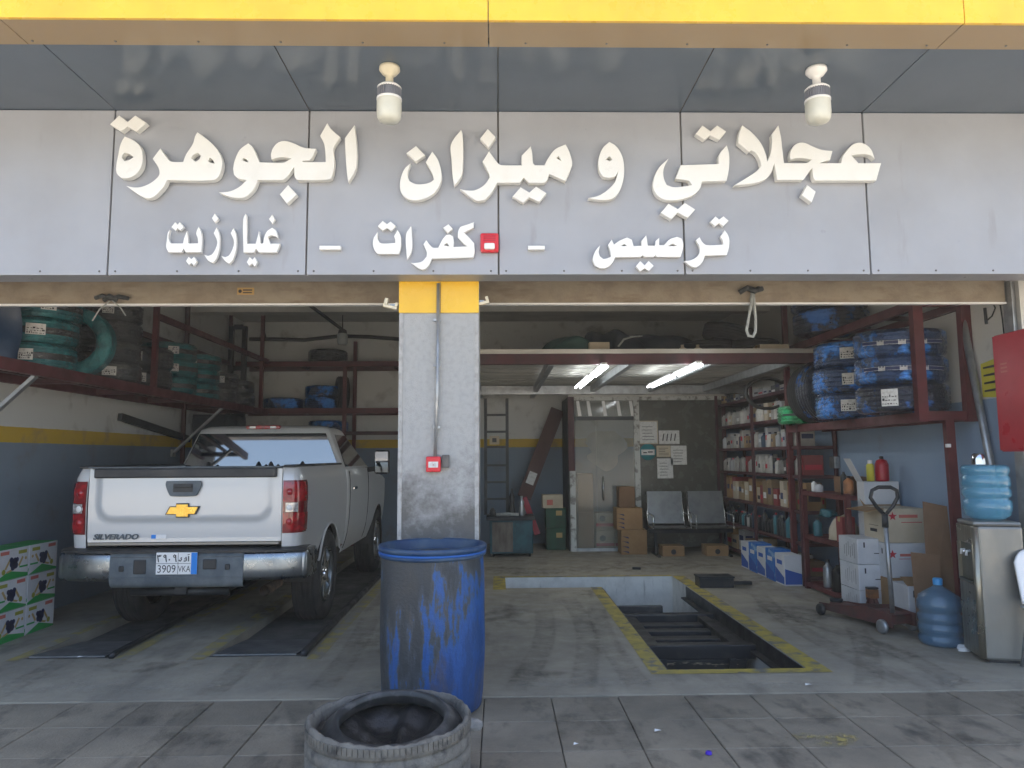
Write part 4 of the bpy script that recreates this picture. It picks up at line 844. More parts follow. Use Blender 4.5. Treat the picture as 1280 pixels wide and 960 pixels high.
# ------------------------------------------------------------------ left rack with tyres
RX = -3.9; DZ = 2.35
lr = thing('tyre_rack', 'maroon steel tyre rack along the left wall', 'rack', (RX, 8.6, 0))
def beam(parent, a, b_, w=.06, h=.06, mt='maroon', nm='beam'): k = MB(); k.bar(a, b_, w, h); return k.build(nm, M[mt], parent, world=True)
beam(lr, (RX, 5.56, DZ - .05), (RX, 12.2, DZ - .05), .06, .10); beam(lr, (LW + .04, 5.56, DZ - .05), (LW + .04, 12.2, DZ - .05), .05, .09)
for y in (5.7, 7.0, 8.2, 9.4, 10.6, 11.8): beam(lr, (LW + .07, y, DZ - .05), (RX - .035, y, DZ - .05), .05, .06, 'maroon_d', 'cross_bar')
beam(lr, (RX - .25, 5.56, DZ - .02), (RX - .25, 12.2, DZ - .02), .05, .03, 'maroon_d'); beam(lr, (RX - .48, 5.56, DZ - .02), (RX - .48, 12.2, DZ - .02), .05, .03, 'maroon_d')
for y in (8.2, 11.9): beam(lr, (RX, y, DZ), (RX, y, CE), .055, .055, nm='post')
for y, zb_ in ((7.1, DZ), (10.5, 0), (12.2, 0)): beam(lr, (LW + .06, y, zb_), (LW + .06, y, CE), .05, .05, 'maroon_d', 'post')
beam(lr, (RX, 8.2, 3.17), (RX, 12.2, 3.17), .05, .07); beam(lr, (LW + .1, 7.1, 3.12), (LW + .1, 12.2, 3.12), .05, .07, 'maroon_d')
for y in (6.15, 10.3):
    k = MB(); k.bar((RX - .02, y, DZ - .1), (LW + .03, y, DZ - .72), .05, .03); k.build('strut', M['galv'], lr, world=True)
    k = MB(); k.box(LW + .002, LW + .03, y - .05, y + .05, DZ - .78, DZ - .68); k.build('strut_foot', M['galv'], lr, world=True)
LG = 'tyres on the left rack'
stack('teal foil-wrapped', 'nearest the door on the left rack', 'foil_teal', -4.22, 6.62, DZ, 4, .335, .225, group=LG)
tyre('wrapped_tyre', 'teal foil-wrapped tyre standing upright behind the nearest stack on the left rack', M['foil_teal'], (-4.18, 7.16, DZ + .345), .345, .2, .2, (R(90), 0, R(8)), LG)
stack('clear-wrapped grey', 'behind the upright teal tyre, left rack', 'foil_grey', -4.2, 7.78, DZ, 4, .33, .215, group=LG)
stack('dark film-wrapped', 'just before the left rack post', 'foil_dark', -4.2, 8.52, DZ, 2, .33, .24, group=LG)
stack('teal foil-wrapped', 'just beyond the left rack post', 'foil_teal', -4.2, 9.25, DZ, 3, .33, .215, group=LG)
stack('bright teal foil-wrapped', 'second beyond the left rack post', 'foil_teal', -4.2, 9.98, DZ, 3, .33, .2, group=LG)
stack('clear-wrapped grey', 'second from the left rack far end', 'foil_grey', -4.2, 10.72, DZ, 2, .33, .22, group=LG)
stack('pale film-wrapped', 'at the far end of the left rack', 'foil_grey', -4.2, 11.45, DZ, 2, .33, .2, group=LG)
# dark blue plastic sheet hanging at the near end of the rack
b = MB(); b.grid(lambda u, v: (-4.56 + .05 * math.sin(u * 9) + .5 * u, 5.75 + .35 * u + .03 * math.sin(v * 14 + u * 5), DZ + .01 + 1.3 * v), 14, 20); tag(b.build('plastic_sheet', mat('navy_plastic_sheet', (.01, .03, .07), .4, 0, (.014, .04, .085), 4, bump=.3, bscale=8)), 'dark navy plastic sheet draped at the near end of the left rack', 'sheet')
# back rack
br = thing('back_rack', 'maroon steel shelf rack across the rear wall of the left bay', 'rack', (-2.5, 12.5, 0))
for z in (3.18, 2.38):
    beam(br, (-4.45, 12.25, z - .05), (-.75, 12.25, z - .05), .06, .09); beam(br, (-4.45, 12.93, z - .05), (-.75, 12.93, z - .05), .05, .08, 'maroon_d')
    for x in (-4.2, -3.4, -1.8, -1.0): beam(br, (x, 12.285, z - .045), (x, 12.9, z - .045), .05, .05, 'maroon_d', 'cross_bar')
for x, y in ((-2.60, 12.25), (-2.56, 12.90), (-.78, 12.25)): beam(br, (x, y, 0), (x, y, 3.62 if y > 12.5 else 3.13), .06, .06, nm='post')
beam(br, (-4.45, 12.25, 1.95), (-.75, 12.25, 1.95), .05, .06, 'maroon_d')
for args in (('dark film-wrapped', 'on the top beam of the rear rack', 'foil_dark', -2.98, 12.58, 3.175, 1, .34, .23), ('blue foil-wrapped', 'on the left of the rear rack lower beam', 'foil_blue', -3.72, 12.58, 2.375, 1, .345, .19), ('blue foil-wrapped', 'in the middle of the rear rack lower beam', 'foil_blue', -3.06, 12.58, 2.375, 2, .3, .2), ('blue foil-wrapped', 'below the lower beam, behind the truck roof', 'foil_blue', -2.95, 12.58, 1.985, 1, .34, .19)):
    stack(*args[:7], args[7], args[8], group='tyres on the rear rack', lab=False)
tyre('standing_tyre', 'plain dark tyre standing upright beside the rear rack post', M['rubber'], (-2.72, 12.6, 2.375 + .29), .29, .2, .18, (0, R(90), R(20)), 'tyres on the rear rack')
up = thing('steel_upright', 'dark twin steel upright in the rear left corner', 'frame', (-4.35, 12.1, 0))
for x in (-4.47, -4.25): part_box('post', 'black_steel', up, (x - .035, x + .035, 12.02, 12.1, 0, 3.75), world=True)
for z in (.6, 1.4, 2.2, 3.0, 3.7): part_box('link', 'black_steel', up, (-4.43, -4.29, 12.04, 12.08, z, z + .08), world=True)
cb = thing('steel_cabinet', 'tall dark blue steel cabinet beneath the far end of the left rack', 'cabinet', (-4.3, 11.3, 0))
part_box('carcass', mat('navy_enamel', (.02, .03, .042), .5, 0, (.03, .04, .05), 4), cb, (-4.58, -4.1, 10.9, 11.8, 0, 2.2), .006, True)
for y in (10.93, 11.36): part_box('door', mat('navy_enamel_door', (.022, .034, .048), .45), cb, (-4.1 + .001, -4.085, y, y + .41, .06, 2.14), .004, True)
k = MB(); a = PX(150, 521, LW + .05); z_ = PX(236, 549, LW + .05); k.bar(a, z_, .05, .09); tag(k.build('angle_iron', M['black_steel']), 'dark angle iron fixed sloping on the left wall', 'bar')
b = MB(); pts = [PY(x, y, BW - .05) for x, y in ((312, 424), (340, 424), (380, 425), (425, 420), (460, 421), (500, 424), (560, 426))]; b.tube(pts, .035, 8); b.tube([PY(332, 424, BW - .05), PY(327, 402, BW - .06), PY(345, 392, BW - .2), PY(420, 388, BW - .5), PY(520, 392, BW - .5)], .02, 6)
tag(b.build('cable_hose', M['rope_dark']), 'dark cable hose strung along the rear wall under the ceiling', 'hose')
q = PY(428, 424, 11.5); t = thing('workshop_lamp', 'dusty glass pendant lamp near the rear wall of the left bay', 'lamp', (q.x, 11.5, q.z - .1))
b = MB(); b.lathe([(0, 0), (.07, .01), (.085, .06), (.085, .15), (.07, .19)], 18); b.build('glass_jar', mat('dusty_glass', (.33, .36, .36), .3), t); b = MB(); b.lathe([(.075, .19), (.06, .25), (.02, .27)], 18); b.tube([(0, 0, .26), (0, 0, CE - q.z + .1)], .008, 6); b.build('holder', M['black_plastic'], t)
b = MB(); b.bar(PY(385, 380, 10.0), PY(432, 415, 11.45), .035, .035); tag(b.build('conduit_pipe', M['black_steel']), 'thin dark rod sloping down to the pendant lamp', 'rod')

# ------------------------------------------------------------------ printed cartons by the left wall
for ci, (y0, y1) in enumerate(((6.19, 6.60), (6.605, 7.015), (5.775, 6.185))):
    for r in range(3):
        cn = ('nearer', 'farther', 'nearest')[ci]
        t = thing('printed_carton', 'white and green carton with dark berries, %s of the %s column by the left wall' % (('bottom', 'middle', 'top')[r], cn), 'box', (-4.31, (y0 + y1) / 2, r * .262), 0, 'printed cartons by the left wall')
        part_box('box_body', 'carton_w', t, (-.14, .14, -.203, .203, .001, .26), .004)
        f = -1 if (ci + r) % 2 else 1; X_ = .1415
        def D(pts, mt, nm, k=0): decal(t, [(a * f, z) for a, z in pts], mt, nm, 'left', X_ + k * .0006)
        D([(-.2, .004), (.2, .004), (.2, .03), (-.05, .075), (-.2, .02)] if f > 0 else [(-.2, .004), (.2, .004), (.02, .075), (-.2, .018)], 'ink_green', 'green_band')
        D(rect(-.17, -.06, .215, .245), 'ink_pink', 'ribbon', 1); D(rect(.06, .17, .205, .235), 'ink_olive', 'ribbon', 1)
        for a, z, rr in ((-.02, .13, .03), (.015, .15, .032), (.03, .115, .03), (-.005, .1, .028), (-.03, .165, .024), (.045, .16, .022)): D(disc(a, z, rr), 'ink_navy', 'berry', 2)
        for a0, z0, a1, z1 in ((-.11, .10, -.03, .17), (.06, .11, .13, .17), (-.09, .07, .05, .09)): D([(a0, z0), (a0 + .02, z0 - .012), (a1, z1), (a1 - .02, z1 + .012)], 'ink_tan', 'branch', 1)
        D(disc(-.12, .075, .024), 'ink_olive', 'seal', 1); D(disc(.16, .16, .014), 'ink_tan', 'seal', 1); D(rect(.08, .19, .085, .1), 'ink_green', 'print', 1)
        decal(t, rect(-.14, .14, .03, .06), 'ink_green', 'green_band', 'front', -.2045); part_box('lid_band', 'ink_green', t, (-.139, .139, -.2, .2, .2602, .2612))

# ------------------------------------------------------------------ mezzanine in the right bay
MY0, MZ = 8.18, 2.60
mz = thing('mezzanine', 'mezzanine deck of corrugated sheet on maroon beams in the right bay', 'mezzanine', (1.7, MY0, MZ))
beam(mz, (-.75, MY0, MZ + .05), (4.08, MY0, MZ + .05), .08, .12, 'maroon_d', 'edge_beam')
for x in (-.3, .62, 1.55, 2.50, 3.4): beam(mz, (x, MY0 + .045, MZ + .035), (x, BW - .01, MZ + .035), .07, .10, 'galv', 'joist')
b = MB(); vs_ = []; ny = int((BW - MY0) / .05)
for j in range(ny + 1):
    y = MY0 - .04 + (BW - MY0) * j / ny; z = MZ + .10 + (.05 if (j // 3) % 2 else 0) + .012
    for x in (-.75, 4.08): vs_.append((x, y, z))
b.add(vs_, [(2 * j, 2 * j + 1, 2 * j + 3, 2 * j + 2) for j in range(ny)]); dk = b.build('deck_sheet', M['corrug'], mz, world=True, fixn=False)
b = MB(); b.box(-.75, 4.08, MY0 - .055, MY0 - .045, MZ + .11, MZ + .16); b.build('deck_edge', M['corrug'], mz, world=True)
beam(mz, (-.75, 11.75, MZ + .02), (4.08, 11.75, MZ + .02), .07, .14, 'galv', 'rear_beam')
for i, segs in enumerate(((((757, 458), (739, 471)), ((737, 472), (722, 485))), (((875, 456), (843, 470)), ((840, 471), (812, 484))))):
    for j, (p, q_) in enumerate(segs):
        a = PZ(*p, MZ - .06); z_ = PZ(*q_, MZ - .06); mid = (a.x + z_.x) / 2
        t = thing('tube_light', 'lit twin fluorescent fitting under the mezzanine, %s one of the %s row' % (('nearer', 'farther')[j], ('left', 'right')[i]), 'lamp', (mid, a.y, MZ - .06), 0, 'fluorescent fittings under the mezzanine')
        L = max(.5, z_.y - a.y - .03)
        part_box('batten', 'white_plastic', t, (-.03, .03, 0, L, .02, .044))
        for x in (-.035, .035):
            k = MB(); k.tube([(x, .02, 0), (x, L - .02, 0)], .013, 10); k.build('lamp_tube', M['tube_lamp'], t)
# clutter on the deck
DK = MZ + .155
def heap(name, label, cat, x, y, z, sx, sy, sz, mt, seed):
    random.seed(seed); bm = bmesh.new(); bmesh.ops.create_icosphere(bm, subdivisions=4, radius=1)
    ph = [(Vector((random.gauss(0, 1), random.gauss(0, 1), random.gauss(0, 1))), random.uniform(0, 6)) for _ in range(7)]
    for v in bm.verts:
        n = v.co.copy(); d = 1 + sum(.07 * math.sin(n.dot(k) * 3.2 + p) for k, p in ph); v.co = Vector((n.x * sx * d, n.y * sy * d, max(n.z, -.15) * sz * d + .15 * sz))
    me = bpy.data.meshes.new(name); bm.to_mesh(me); bm.free(); me.polygons.foreach_set('use_smooth', [True] * len(me.polygons)); me.materials.append(M[mt])
    o = link(name, me); o.location = (x, y, z); return tag(o, label, cat)
def dx(px, py, Y): return PY(px, py, Y)
heap('tarpaulin', 'crumpled green tarpaulin on the left of the mezzanine deck', 'tarpaulin', dx(713, 430, 8.7).x, 8.8, DK, .33, .3, .22, 'green_cloth', 1)
heap('tarpaulin', 'crumpled dark tarpaulin behind the small carton on the mezzanine', 'tarpaulin', dx(765, 420, 9).x, 9.2, DK, .4, .35, .33, 'dark_cloth', 2)
heap('tarpaulin', 'wide dark tarpaulin heap at the middle of the mezzanine', 'tarpaulin', dx(830, 415, 9).x, 9.3, DK, .55, .4, .30, 'dark_cloth', 3)
q = dx(748, 437, 8.5); carton('small pale carton on the edge of the mezzanine', 'carton_c', q.x - .12, q.x + .12, 8.4, 8.62, DK, DK + .13)
b = MB(); b.tube([dx(773, 433, 8.4), dx(780, 424, 8.45), dx(790, 421, 8.5), dx(803, 420, 8.5)], .012, 6); tag(b.build('cable_end', M['rope']), 'short pale cable end on the mezzanine beside the carton', 'cable')
for i, (px, Y, z, lab) in enumerate(((885, 9.0, 0, 'lower left dark tyre in the heap on the mezzanine'), (940, 8.9, 0, 'lower right dark tyre in the heap on the mezzanine'), (912, 9.0, .2, 'dark tyre on top of the heap on the mezzanine'))):
    tyre('used_tyre', lab, M['rubber'], (dx(px, 430, Y).x, Y, DK + .11 + z), .33, .2, .2, (R(12 * (i == 2)), R(-8 * (i == 2)), i), 'used tyres on the mezzanine')
for i, px in enumerate((853, 872)):
    q = dx(px, 432, 8.45); b = MB(); b.lathe([(.05, 0), (.05, .05), (.02, .07), (.02, .1), (0, .1)], 12); o = b.build('oil_can', M['carton_c']); o.location = (q.x, 8.45, DK); tag(o, 'small pale can on the mezzanine edge, %s of two' % ('left' if i == 0 else 'right'), 'can')
q = dx(965, 436, 8.5); carton('flat pale box at the right end of the mezzanine edge', 'carton_c', q.x - .2, q.x + .15, 8.35, 8.6, DK, DK + .09)

# ------------------------------------------------------------------ glass booth at the rear of the right bay
BY = 11.9; BX0, BXM, BX1 = 1.16, 2.31, 3.78; BZ = 2.52
bo = thing('glass_booth', 'dusty glass office booth at the rear of the right bay', 'booth', (2.4, BY, 0))
part_box('door_post', 'maroon_d', bo, (BX0, BX0 + .10, BY - .03, BY + .05, 1.3, BZ), world=True); part_box('post', 'booth_post', bo, (BX0 + .02, BX0 + .11, BY - .032, BY + .05, 0, 1.298), world=True)
part_box('post', 'booth_post', bo, (BXM - .06, BXM + .03, BY - .035, BY + .05, 0, BZ), world=True); part_box('post', 'maroon_d', bo, (BX1 - .06, BX1, BY - .03, BY + .05, 0, BZ), world=True)
part_box('head_rail', 'booth_post', bo, (BX0 + .1, BX1 - .06, BY - .02, BY + .04, BZ - .06, BZ), world=True)
part_box('transom', 'black_steel', bo, (BX0 + .112, BXM - .062, BY - .02, BY + .03, 2.13, 2.19), world=True); part_box('sill', 'galv', bo, (BX0 + .112, BXM - .062, BY - .02, BY + .03, 0, .05), world=True)
part_box('fanlight', 'glass', bo, (BX0 + .112, BXM - .062, BY, BY + .008, 2.191, BZ - .061), world=True)
part_box('fixed_pane', 'glass', bo, (BX0 + .112, 1.62, BY, BY + .008, .051, 2.129), world=True)
dr_ = part_box('door', 'glass', bo, (1.623, BXM - .062, BY - .012, BY - .004, .051, 2.129), world=True)
k = MB(); k.tube([(1.72 - 2.4, -.05, .82), (1.72 - 2.4, -.05, 1.2)], .016, 10); k.build('door_handle', M['chrome'], dr_)
part_box('glass_wall', 'glass_wall', bo, (BXM + .031, BX1 - .061, BY, BY + .01, .06, BZ - .061), world=True); part_box('side_wall_panel', mat('dark_panel', (.06, .068, .065), .5), bo, (BX0, BX0 + .03, BY + .051, BW - .002, 0, BZ), world=True)
part_box('roof_panel', 'corrug', bo, (BX0, BX1, BY - .03, BW - .002, BZ + .001, BZ + .03), world=True)
for i, px in enumerate((720, 733, 752, 770, 786)):
    q = PY(px, 503, BY - .01); k = MB(); k.add([(q.x, BY - .012, 2.45), (q.x + .05, BY - .012, 2.45), (q.x + .09, BY - .016, 2.2), (q.x + .03, BY - .016, 2.2)], [(0, 1, 2, 3)]); k.build('plastic_strip', M['white_plastic'], bo, world=True, fixn=False)
b = MB()
random.seed(11)
pts = [(math.cos(a) * (.34 + .07 * math.sin(5 * a + 1) + random.uniform(-.03, .03)), math.sin(a) * (.36 + .06 * math.sin(3 * a))) for a in [2 * math.pi * k / 28 for k in range(28)]]
q = PY(757, 560, BW - .01); b.add([(q.x + x, BW - .006, q.z + z) for x, z in pts], [tuple(range(28))]); tag(b.build('wall_patch', mat('pale_plaster', (.62, .60, .52), .8, 0, (.45, .45, .41), 4), fixn=False), 'pale bare patch on the wall seen through the booth door', 'patch')
for i, (x0, y0, x1, y1, lab) in enumerate(((800, 527, 821, 554, 'framed pale notice, top left on the booth glass'), (824, 538, 849, 555, 'landscape sheet with dark letters on the booth glass'), (821, 557, 838, 571, 'small cream sheet at the middle of the booth notices'), (839, 557, 858, 581, 'tall pale sheet, rightmost of the booth notices'), (822, 573, 841, 598, 'white list sheet, lowest of the booth notices'))):
    a = PY(x0, y1, BY - .01); z_ = PY(x1, y0, BY - .01); t = thing('notice', lab, 'notice', ((a.x + z_.x) / 2, BY, a.z), 0, 'notices on the booth glass'); W_, H_n = z_.x - a.x, z_.z - a.z
    part_box('sheet', 'paper' if i != 2 else 'carton_c', t, (-W_ / 2, W_ / 2, -.012, -.002, 0, H_n))
    if i == 0: part_box('frame', 'carton_c', t, (-W_ / 2 - .015, W_ / 2 + .015, -.01, -.001, -.015, H_n + .015))
    k = MB(); random.seed(i)
    if i == 1:
        for j in range(4): k.add([(-W_ / 2 + .05 + j * .065, -.0135, .05), (-W_ / 2 + .07 + j * .065, -.0135, .05), (-W_ / 2 + .09 + j * .065, -.0135, .17), (-W_ / 2 + .07 + j * .065, -.0135, .17)], [(0, 1, 2, 3)])
    else:
        for j in range(5): k.box(-W_ * .36, W_ * random.uniform(.1, .38), -.0135, -.0122, H_n * (.15 + .15 * j), H_n * (.15 + .15 * j) + .008)
    k.build('print', M['ink'], t)
a = PY(810, 565, BY - .01); t = thing('round_notice', 'round teal sticker on the booth glass below the framed notice', 'sticker', (a.x, BY, a.z), 0)
k = MB(); k.lathe([(0, -.006), (.135, -.006), (.135, -.002)], 28, axis='Y'); k.build('disc', mat('teal_sticker', (.05, .25, .28), .5), t); part_box('band', 'paper', t, (-.11, .11, -.009, -.0065, -.05, .04)); k = MB(); k.box(-.08, -.02, -.011, -.0092, -.02, .0); k.box(.0, .08, -.011, -.0092, -.01, .01); k.build('print', M['ink'], t)
# steel waiting bench
t = thing('waiting_bench', 'two-seat perforated steel waiting bench before the booth glass', 'bench', (3.0, 11.35, 0))
for i, x in enumerate((-.33, .33)):
    k = MB(); k.grid(lambda u, v: (x - .28 + .56 * u, -.22 + .42 * v if v < .999 else .2, .44 - .03 * math.sin(v * 3)), 8, 8); k.grid(lambda u, v: (x - .28 + .56 * u, .2 + .12 * v, .47 + .50 * v + .0), 8, 8); k.build('seat_shell', M['steel_seat'], t, fixn=False)
    for s in (-1, 1): k = MB(); k.tube([(x + s * .29, -.22, .43), (x + s * .29, .17, .43), (x + s * .29, .24, .55), (x + s * .29, .31, .95)], .014, 8); k.tube([(x + s * .29, -.2, .43), (x + s * .29, -.2, .62), (x + s * .29, .2, .64)], .012, 8); k.build('arm_rest', M['chrome'], t)
k = MB(); k.box(-.66, .66, -.03, .03, .34, .40); k.build('cross_beam', M['black_steel'], t)
for x in (-.55, .55): k = MB(); k.box(x - .02, x + .02, -.25, .25, .0, .03); k.box(x - .02, x + .02, -.02, .02, .0301, .339); k.build('leg', M['black_steel'], t)
# cartons about the booth
q0 = lambda px, Y: PY(px, 600, Y).x
t = carton('brown carton with dark strokes, lower of two left of the bench', 'carton', q0(775, 11.45), q0(807, 11.45), 11.45, 11.8, 0, .38)
for j in range(4): decal(t, [(-.2, .06 + j * .075), (-.16, .05 + j * .075), (-.08, .02 + j * .075), (-.09, .05 + j * .075)], 'ink_navy', 'print', 'front', -.177)
t = carton('brown carton with dark strokes, upper of two left of the bench', 'carton', q0(770, 11.45), q0(802, 11.45), 11.45, 11.8, .382, .72)
for j in range(4): decal(t, [(-.2, .06 + j * .065), (-.16, .05 + j * .065), (-.08, .02 + j * .065), (-.09, .05 + j * .065)], 'ink_navy', 'print', 'front', -.177)
t = carton('dull carton on top of the two stacked brown cartons', 'brown_board', q0(774, 11.5), q0(794, 11.5), 11.55, 11.8, .722, 1.05); 
for i in (0, 1):
    t = carton('shallow brown carton under the %s bench seat' % ('left' if i == 0 else 'right'), 'carton', 3.0 - .5 + i * .68 + .02, 3.0 - .14 + i * .68, 11.2, 11.5, 0, .16); decal(t, disc(0, .07, .04), 'ink', 'print', 'front', -.152)
for i, (x0, x1, z0, z1, mt, lab) in enumerate(((1.32, 1.58, 0, .62, 'carton', 'tall brown carton behind the booth pane, lower'), (1.32, 1.58, .622, 1.25, 'carton', 'tall brown carton behind the booth pane, upper'), (1.61, 1.92, 0, .32, 'carton_c', 'printed carton behind the booth door, bottom left'), (1.925, 2.24, 0, .32, 'carton_c', 'printed carton behind the booth door, bottom right'), (1.61, 1.92, .322, .60, 'carton_c', 'printed carton behind the booth door, top left'), (1.925, 2.24, .322, .60, 'carton_c', 'printed carton behind the booth door, top right'))):
    t = carton(lab, mt, x0, x1, 12.05, 12.4, z0, z1)
    if i > 1: decal(t, rect(-.15, .15, .06, .11), 'ink_red', 'print', 'front', -.177); decal(t, disc(-.04, .19, .05), 'ink', 'print', 'front', -.177)
# left of the booth: boxes, plank, tool frame, chest
t = carton('green box with gold marks left of the booth', M['green_box'], .80, 1.12, 12.1, 12.45, 0, .36); decal(t, rect(.0, .1, .2, .28), 'ink_tan', 'print', 'front', -.177)
t = carton('green box with gold marks, upper one left of the booth', M['green_box'], .79, 1.13, 12.1, 12.45, .362, .68); decal(t, rect(.0, .1, .2, .28), 'ink_tan', 'print', 'front', -.177)
t = carton('pale carton on the two green boxes left of the booth', 'carton_c', .74, 1.08, 12.1, 12.42, .682, .90); decal(t, rect(-.1, .0, .05, .14), 'ink_pink', 'print', 'front', -.162)
k = MB(); a = PY(697, 512, 12.8); z_ = PY(655, 622, 12.5); k.bar(a, z_, .24, .05, up=(0, 1, 0)); pk = tag(k.build('leaning_plank', M['wood_red']), 'long dark red plank leaning on the rear wall left of the booth', 'plank')
k = MB(); k.bar(z_, PY(672, 668, 12.4), .1, .05, up=(0, 1, 0)); k.build('red_foot', M['red_paint'], pk)
k = MB(); m_ = a.lerp(z_, .72); n_ = a.lerp(z_, .85); k.bar(m_ + Vector((0, -.03, 0)), n_ + Vector((0, -.03, 0)), .14, .012, up=(0, 1, 0)); k.build('paper_scrap', M['paper'], pk)
tf = thing('tool_rack', 'black steel ladder-like tool rack on the rear left of the right bay', 'rack', (0, 11.9, 0))
for px in (607, 634): x = PY(px, 560, 11.9).x; part_box('post', 'black_steel', tf, (x - .025, x + .025, 11.88, 11.93, .6, 2.5), world=True)
for py in (520, 541, 560, 583, 604, 625): q = PY(620, py, 11.9); part_box('rung', 'black_steel', tf, (PY(608.5, py, 11.9).x, PY(632.5, py, 11.9).x, 11.89, 11.92, q.z, q.z + .035), world=True)
q = PY(618, 551, 11.85); t = thing('wall_socket', 'pale socket box hanging on the ladder-like tool rack', 'socket', (q.x, 11.87, q.z)); part_box('plate', 'carton_c', t, (-.08, .08, -.03, -.001, -.06, .08), .008); part_box('outlet', 'ink', t, (-.035, .035, -.034, -.0305, -.025, .045))
tm_ = thing('tool_chest', 'teal and rusty tool chest with black top at the rear of the right bay', 'tool chest', (.2, 11.4, 0))
X0, X1 = PY(612, 650, 11.3).x, PY(666, 650, 11.3).x
part_box('cabinet', 'teal_steel', tm_, (X0, X1, 11.3, 11.75, .05, .56), .01, True); part_box('rusty_panel', mat('rusty_grey_panel', (.17, .15, .13), .7, 0, (.09, .075, .06), 9, stretch=(1, 1, .3)), tm_, (X0 + .04, X0 + .36, 11.288, 11.299, .08, .53), 0, True); part_box('side_panel', 'teal_steel', tm_, (X0 + .40, X1 - .02, 11.285, 11.2985, .08, .53), .004, True)
part_box('top', 'black_steel', tm_, (X0 - .05, X1 + .03, 11.25, 11.8, .561, .62), .008, True)
for x in (X0 + .05, X1 - .05): k = MB(); k.lathe([(0, -.02), (.03, -.02), (.03, .02), (0, .02)], 14, (x, 11.35, .03), 'X'); k.build('castor', M['rubber'], tm_, world=True)
for i, (px, h, mt, lab) in enumerate(((616, .12, 'black_plastic', 'black air tool standing left on the tool chest'), (640, .42, 'black_plastic', 'tall black pump tool standing on the tool chest'), (652, .3, 'galv', 'grey canister standing right on the tool chest'))):
    x = PY(px, 640, 11.5).x; k = MB(); k.lathe([(.05, 0), (.055, .03), (.04, h * .5), (.045, h * .7), (.02, h * .85), (.02, h), (0, h)], 14); o = k.build('hand_tool', M[mt]); o.location = (x, 11.5, .62); tag(o, lab, 'tool')
k = MB(); k.tube([(X0 + .1, 11.35, .64), (X0 + .25, 11.33, .65), (X0 + .45, 11.35, .64)], .03, 8); tag(k.build('steel_roll', M['rope']), 'pale roll lying on the front edge of the tool chest', 'roll')

# ------------------------------------------------------------------ parts shelf along the right wall
SX0, SX1, SY0, SY1 = 3.64, 4.08, 8.66, 11.85
ps = thing('parts_shelf', 'tall maroon parts shelf against the right wall, full of small goods', 'shelf', (3.86, 10.2, 0))
LV = [.10, .49, .87, 1.295, 1.65, 2.01, 2.37]
for z in LV: part_box('shelf_board', 'maroon_d', ps, (SX0, SX1, SY0, SY1, z - .04, z), world=True)
for x in (SX0 - .02, SX1 - .02):
    for y in (SY0 - .03, 10.2, SY1): part_box('post', 'maroon_d', ps, (x - .018, x + .018, y - .02, y + .02, 0, 2.52), world=True)
bshared = {}
def bottle(label, mt, cap, x, y, z, r, h, group):
    key = (round(r, 3), round(h, 2), mt)
    if key not in bshared: k = MB(); k.lathe([(0, 0), (r * .95, 0), (r, .01), (r, h * .68), (r * .85, h * .76), (r * .35, h * .86), (r * .35, h * .92)], 14); bshared[key] = k.mesh('bottle', M[mt])
    o = link('bottle', bshared[key]); o.location = (x, y, z); tag(o, label, 'bottle', group)
    kc = (round(r, 3), round(h, 2), cap)
    if kc not in bshared: k = MB(); k.lathe([(r * .42, h * .90), (r * .42, h), (0, h)], 12); bshared[kc] = k.mesh('cap', M[cap])
    link('cap', bshared[kc], o); return o
LVN = ['the floor board', 'the second shelf', 'the third shelf', 'the fourth shelf', 'the fifth shelf', 'the sixth shelf', 'the top']
def ordn(i): return ['first', 'second', 'third', 'fourth', 'fifth', 'sixth', 'seventh', 'eighth', 'ninth', 'tenth', 'eleventh', 'twelfth', 'thirteenth', 'fourteenth', 'fifteenth', 'sixteenth', 'seventeenth', 'eighteenth', 'nineteenth', 'twentieth', 'twenty-first', 'twenty-second', 'twenty-third', 'twenty-fourth', 'twenty-fifth', 'twenty-sixth', 'twenty-seventh', 'twenty-eighth', 'twenty-ninth', 'thirtieth'][i]
M['dust_w'] = mat('dusty_white_pack', (.46, .45, .42), .6, 0, (.36, .35, .32), 9, rand=.25); M['tan_b'] = mat('tan_pack', (.28, .20, .115), .7, rand=.25); M['grey_b'] = mat('grey_pack', (.34, .35, .36), .6, rand=.3); M['red_b'] = mat('red_pack', (.24, .05, .05), .6, rand=.2); M['dkblue_b'] = mat('dark_blue_bottle', (.02, .05, .09), .35, rand=.3); M['dk_b'] = mat('black_bottle', (.025, .028, .03), .35); M['teal_b'] = mat('teal_bottle', (.03, .14, .17), .4, rand=.2)
plans = {6: [('box', ('grey_b', 'dk_b', 'dust_w', 'tan_b'), .16)], 5: [('box', ('dust_w', 'carton_c', 'grey_b', 'tan_b'), .14), ('bot', ('dust_w',), .07)], 4: [('bot', ('grey_b', 'dust_w', 'dkblue_b', 'tan_b'), .075), ('box', ('dust_w', 'tan_b', 'grey_b'), .10)],
         3: [('bot', ('dust_w', 'dust_w', 'grey_b'), .085), ('box', ('dust_w', 'red_b', 'dk_b'), .08)], 2: [('box', ('tan_b', 'carton', 'carton_c', 'red_b', 'tan_b'), .12)], 1: [('bot', ('dkblue_b', 'dk_b', 'teal_b', 'dk_b'), .085)], 0: [('box', ('carton', 'brown_board', 'tan_b', 'dust_w'), .22)]}
random.seed(21)
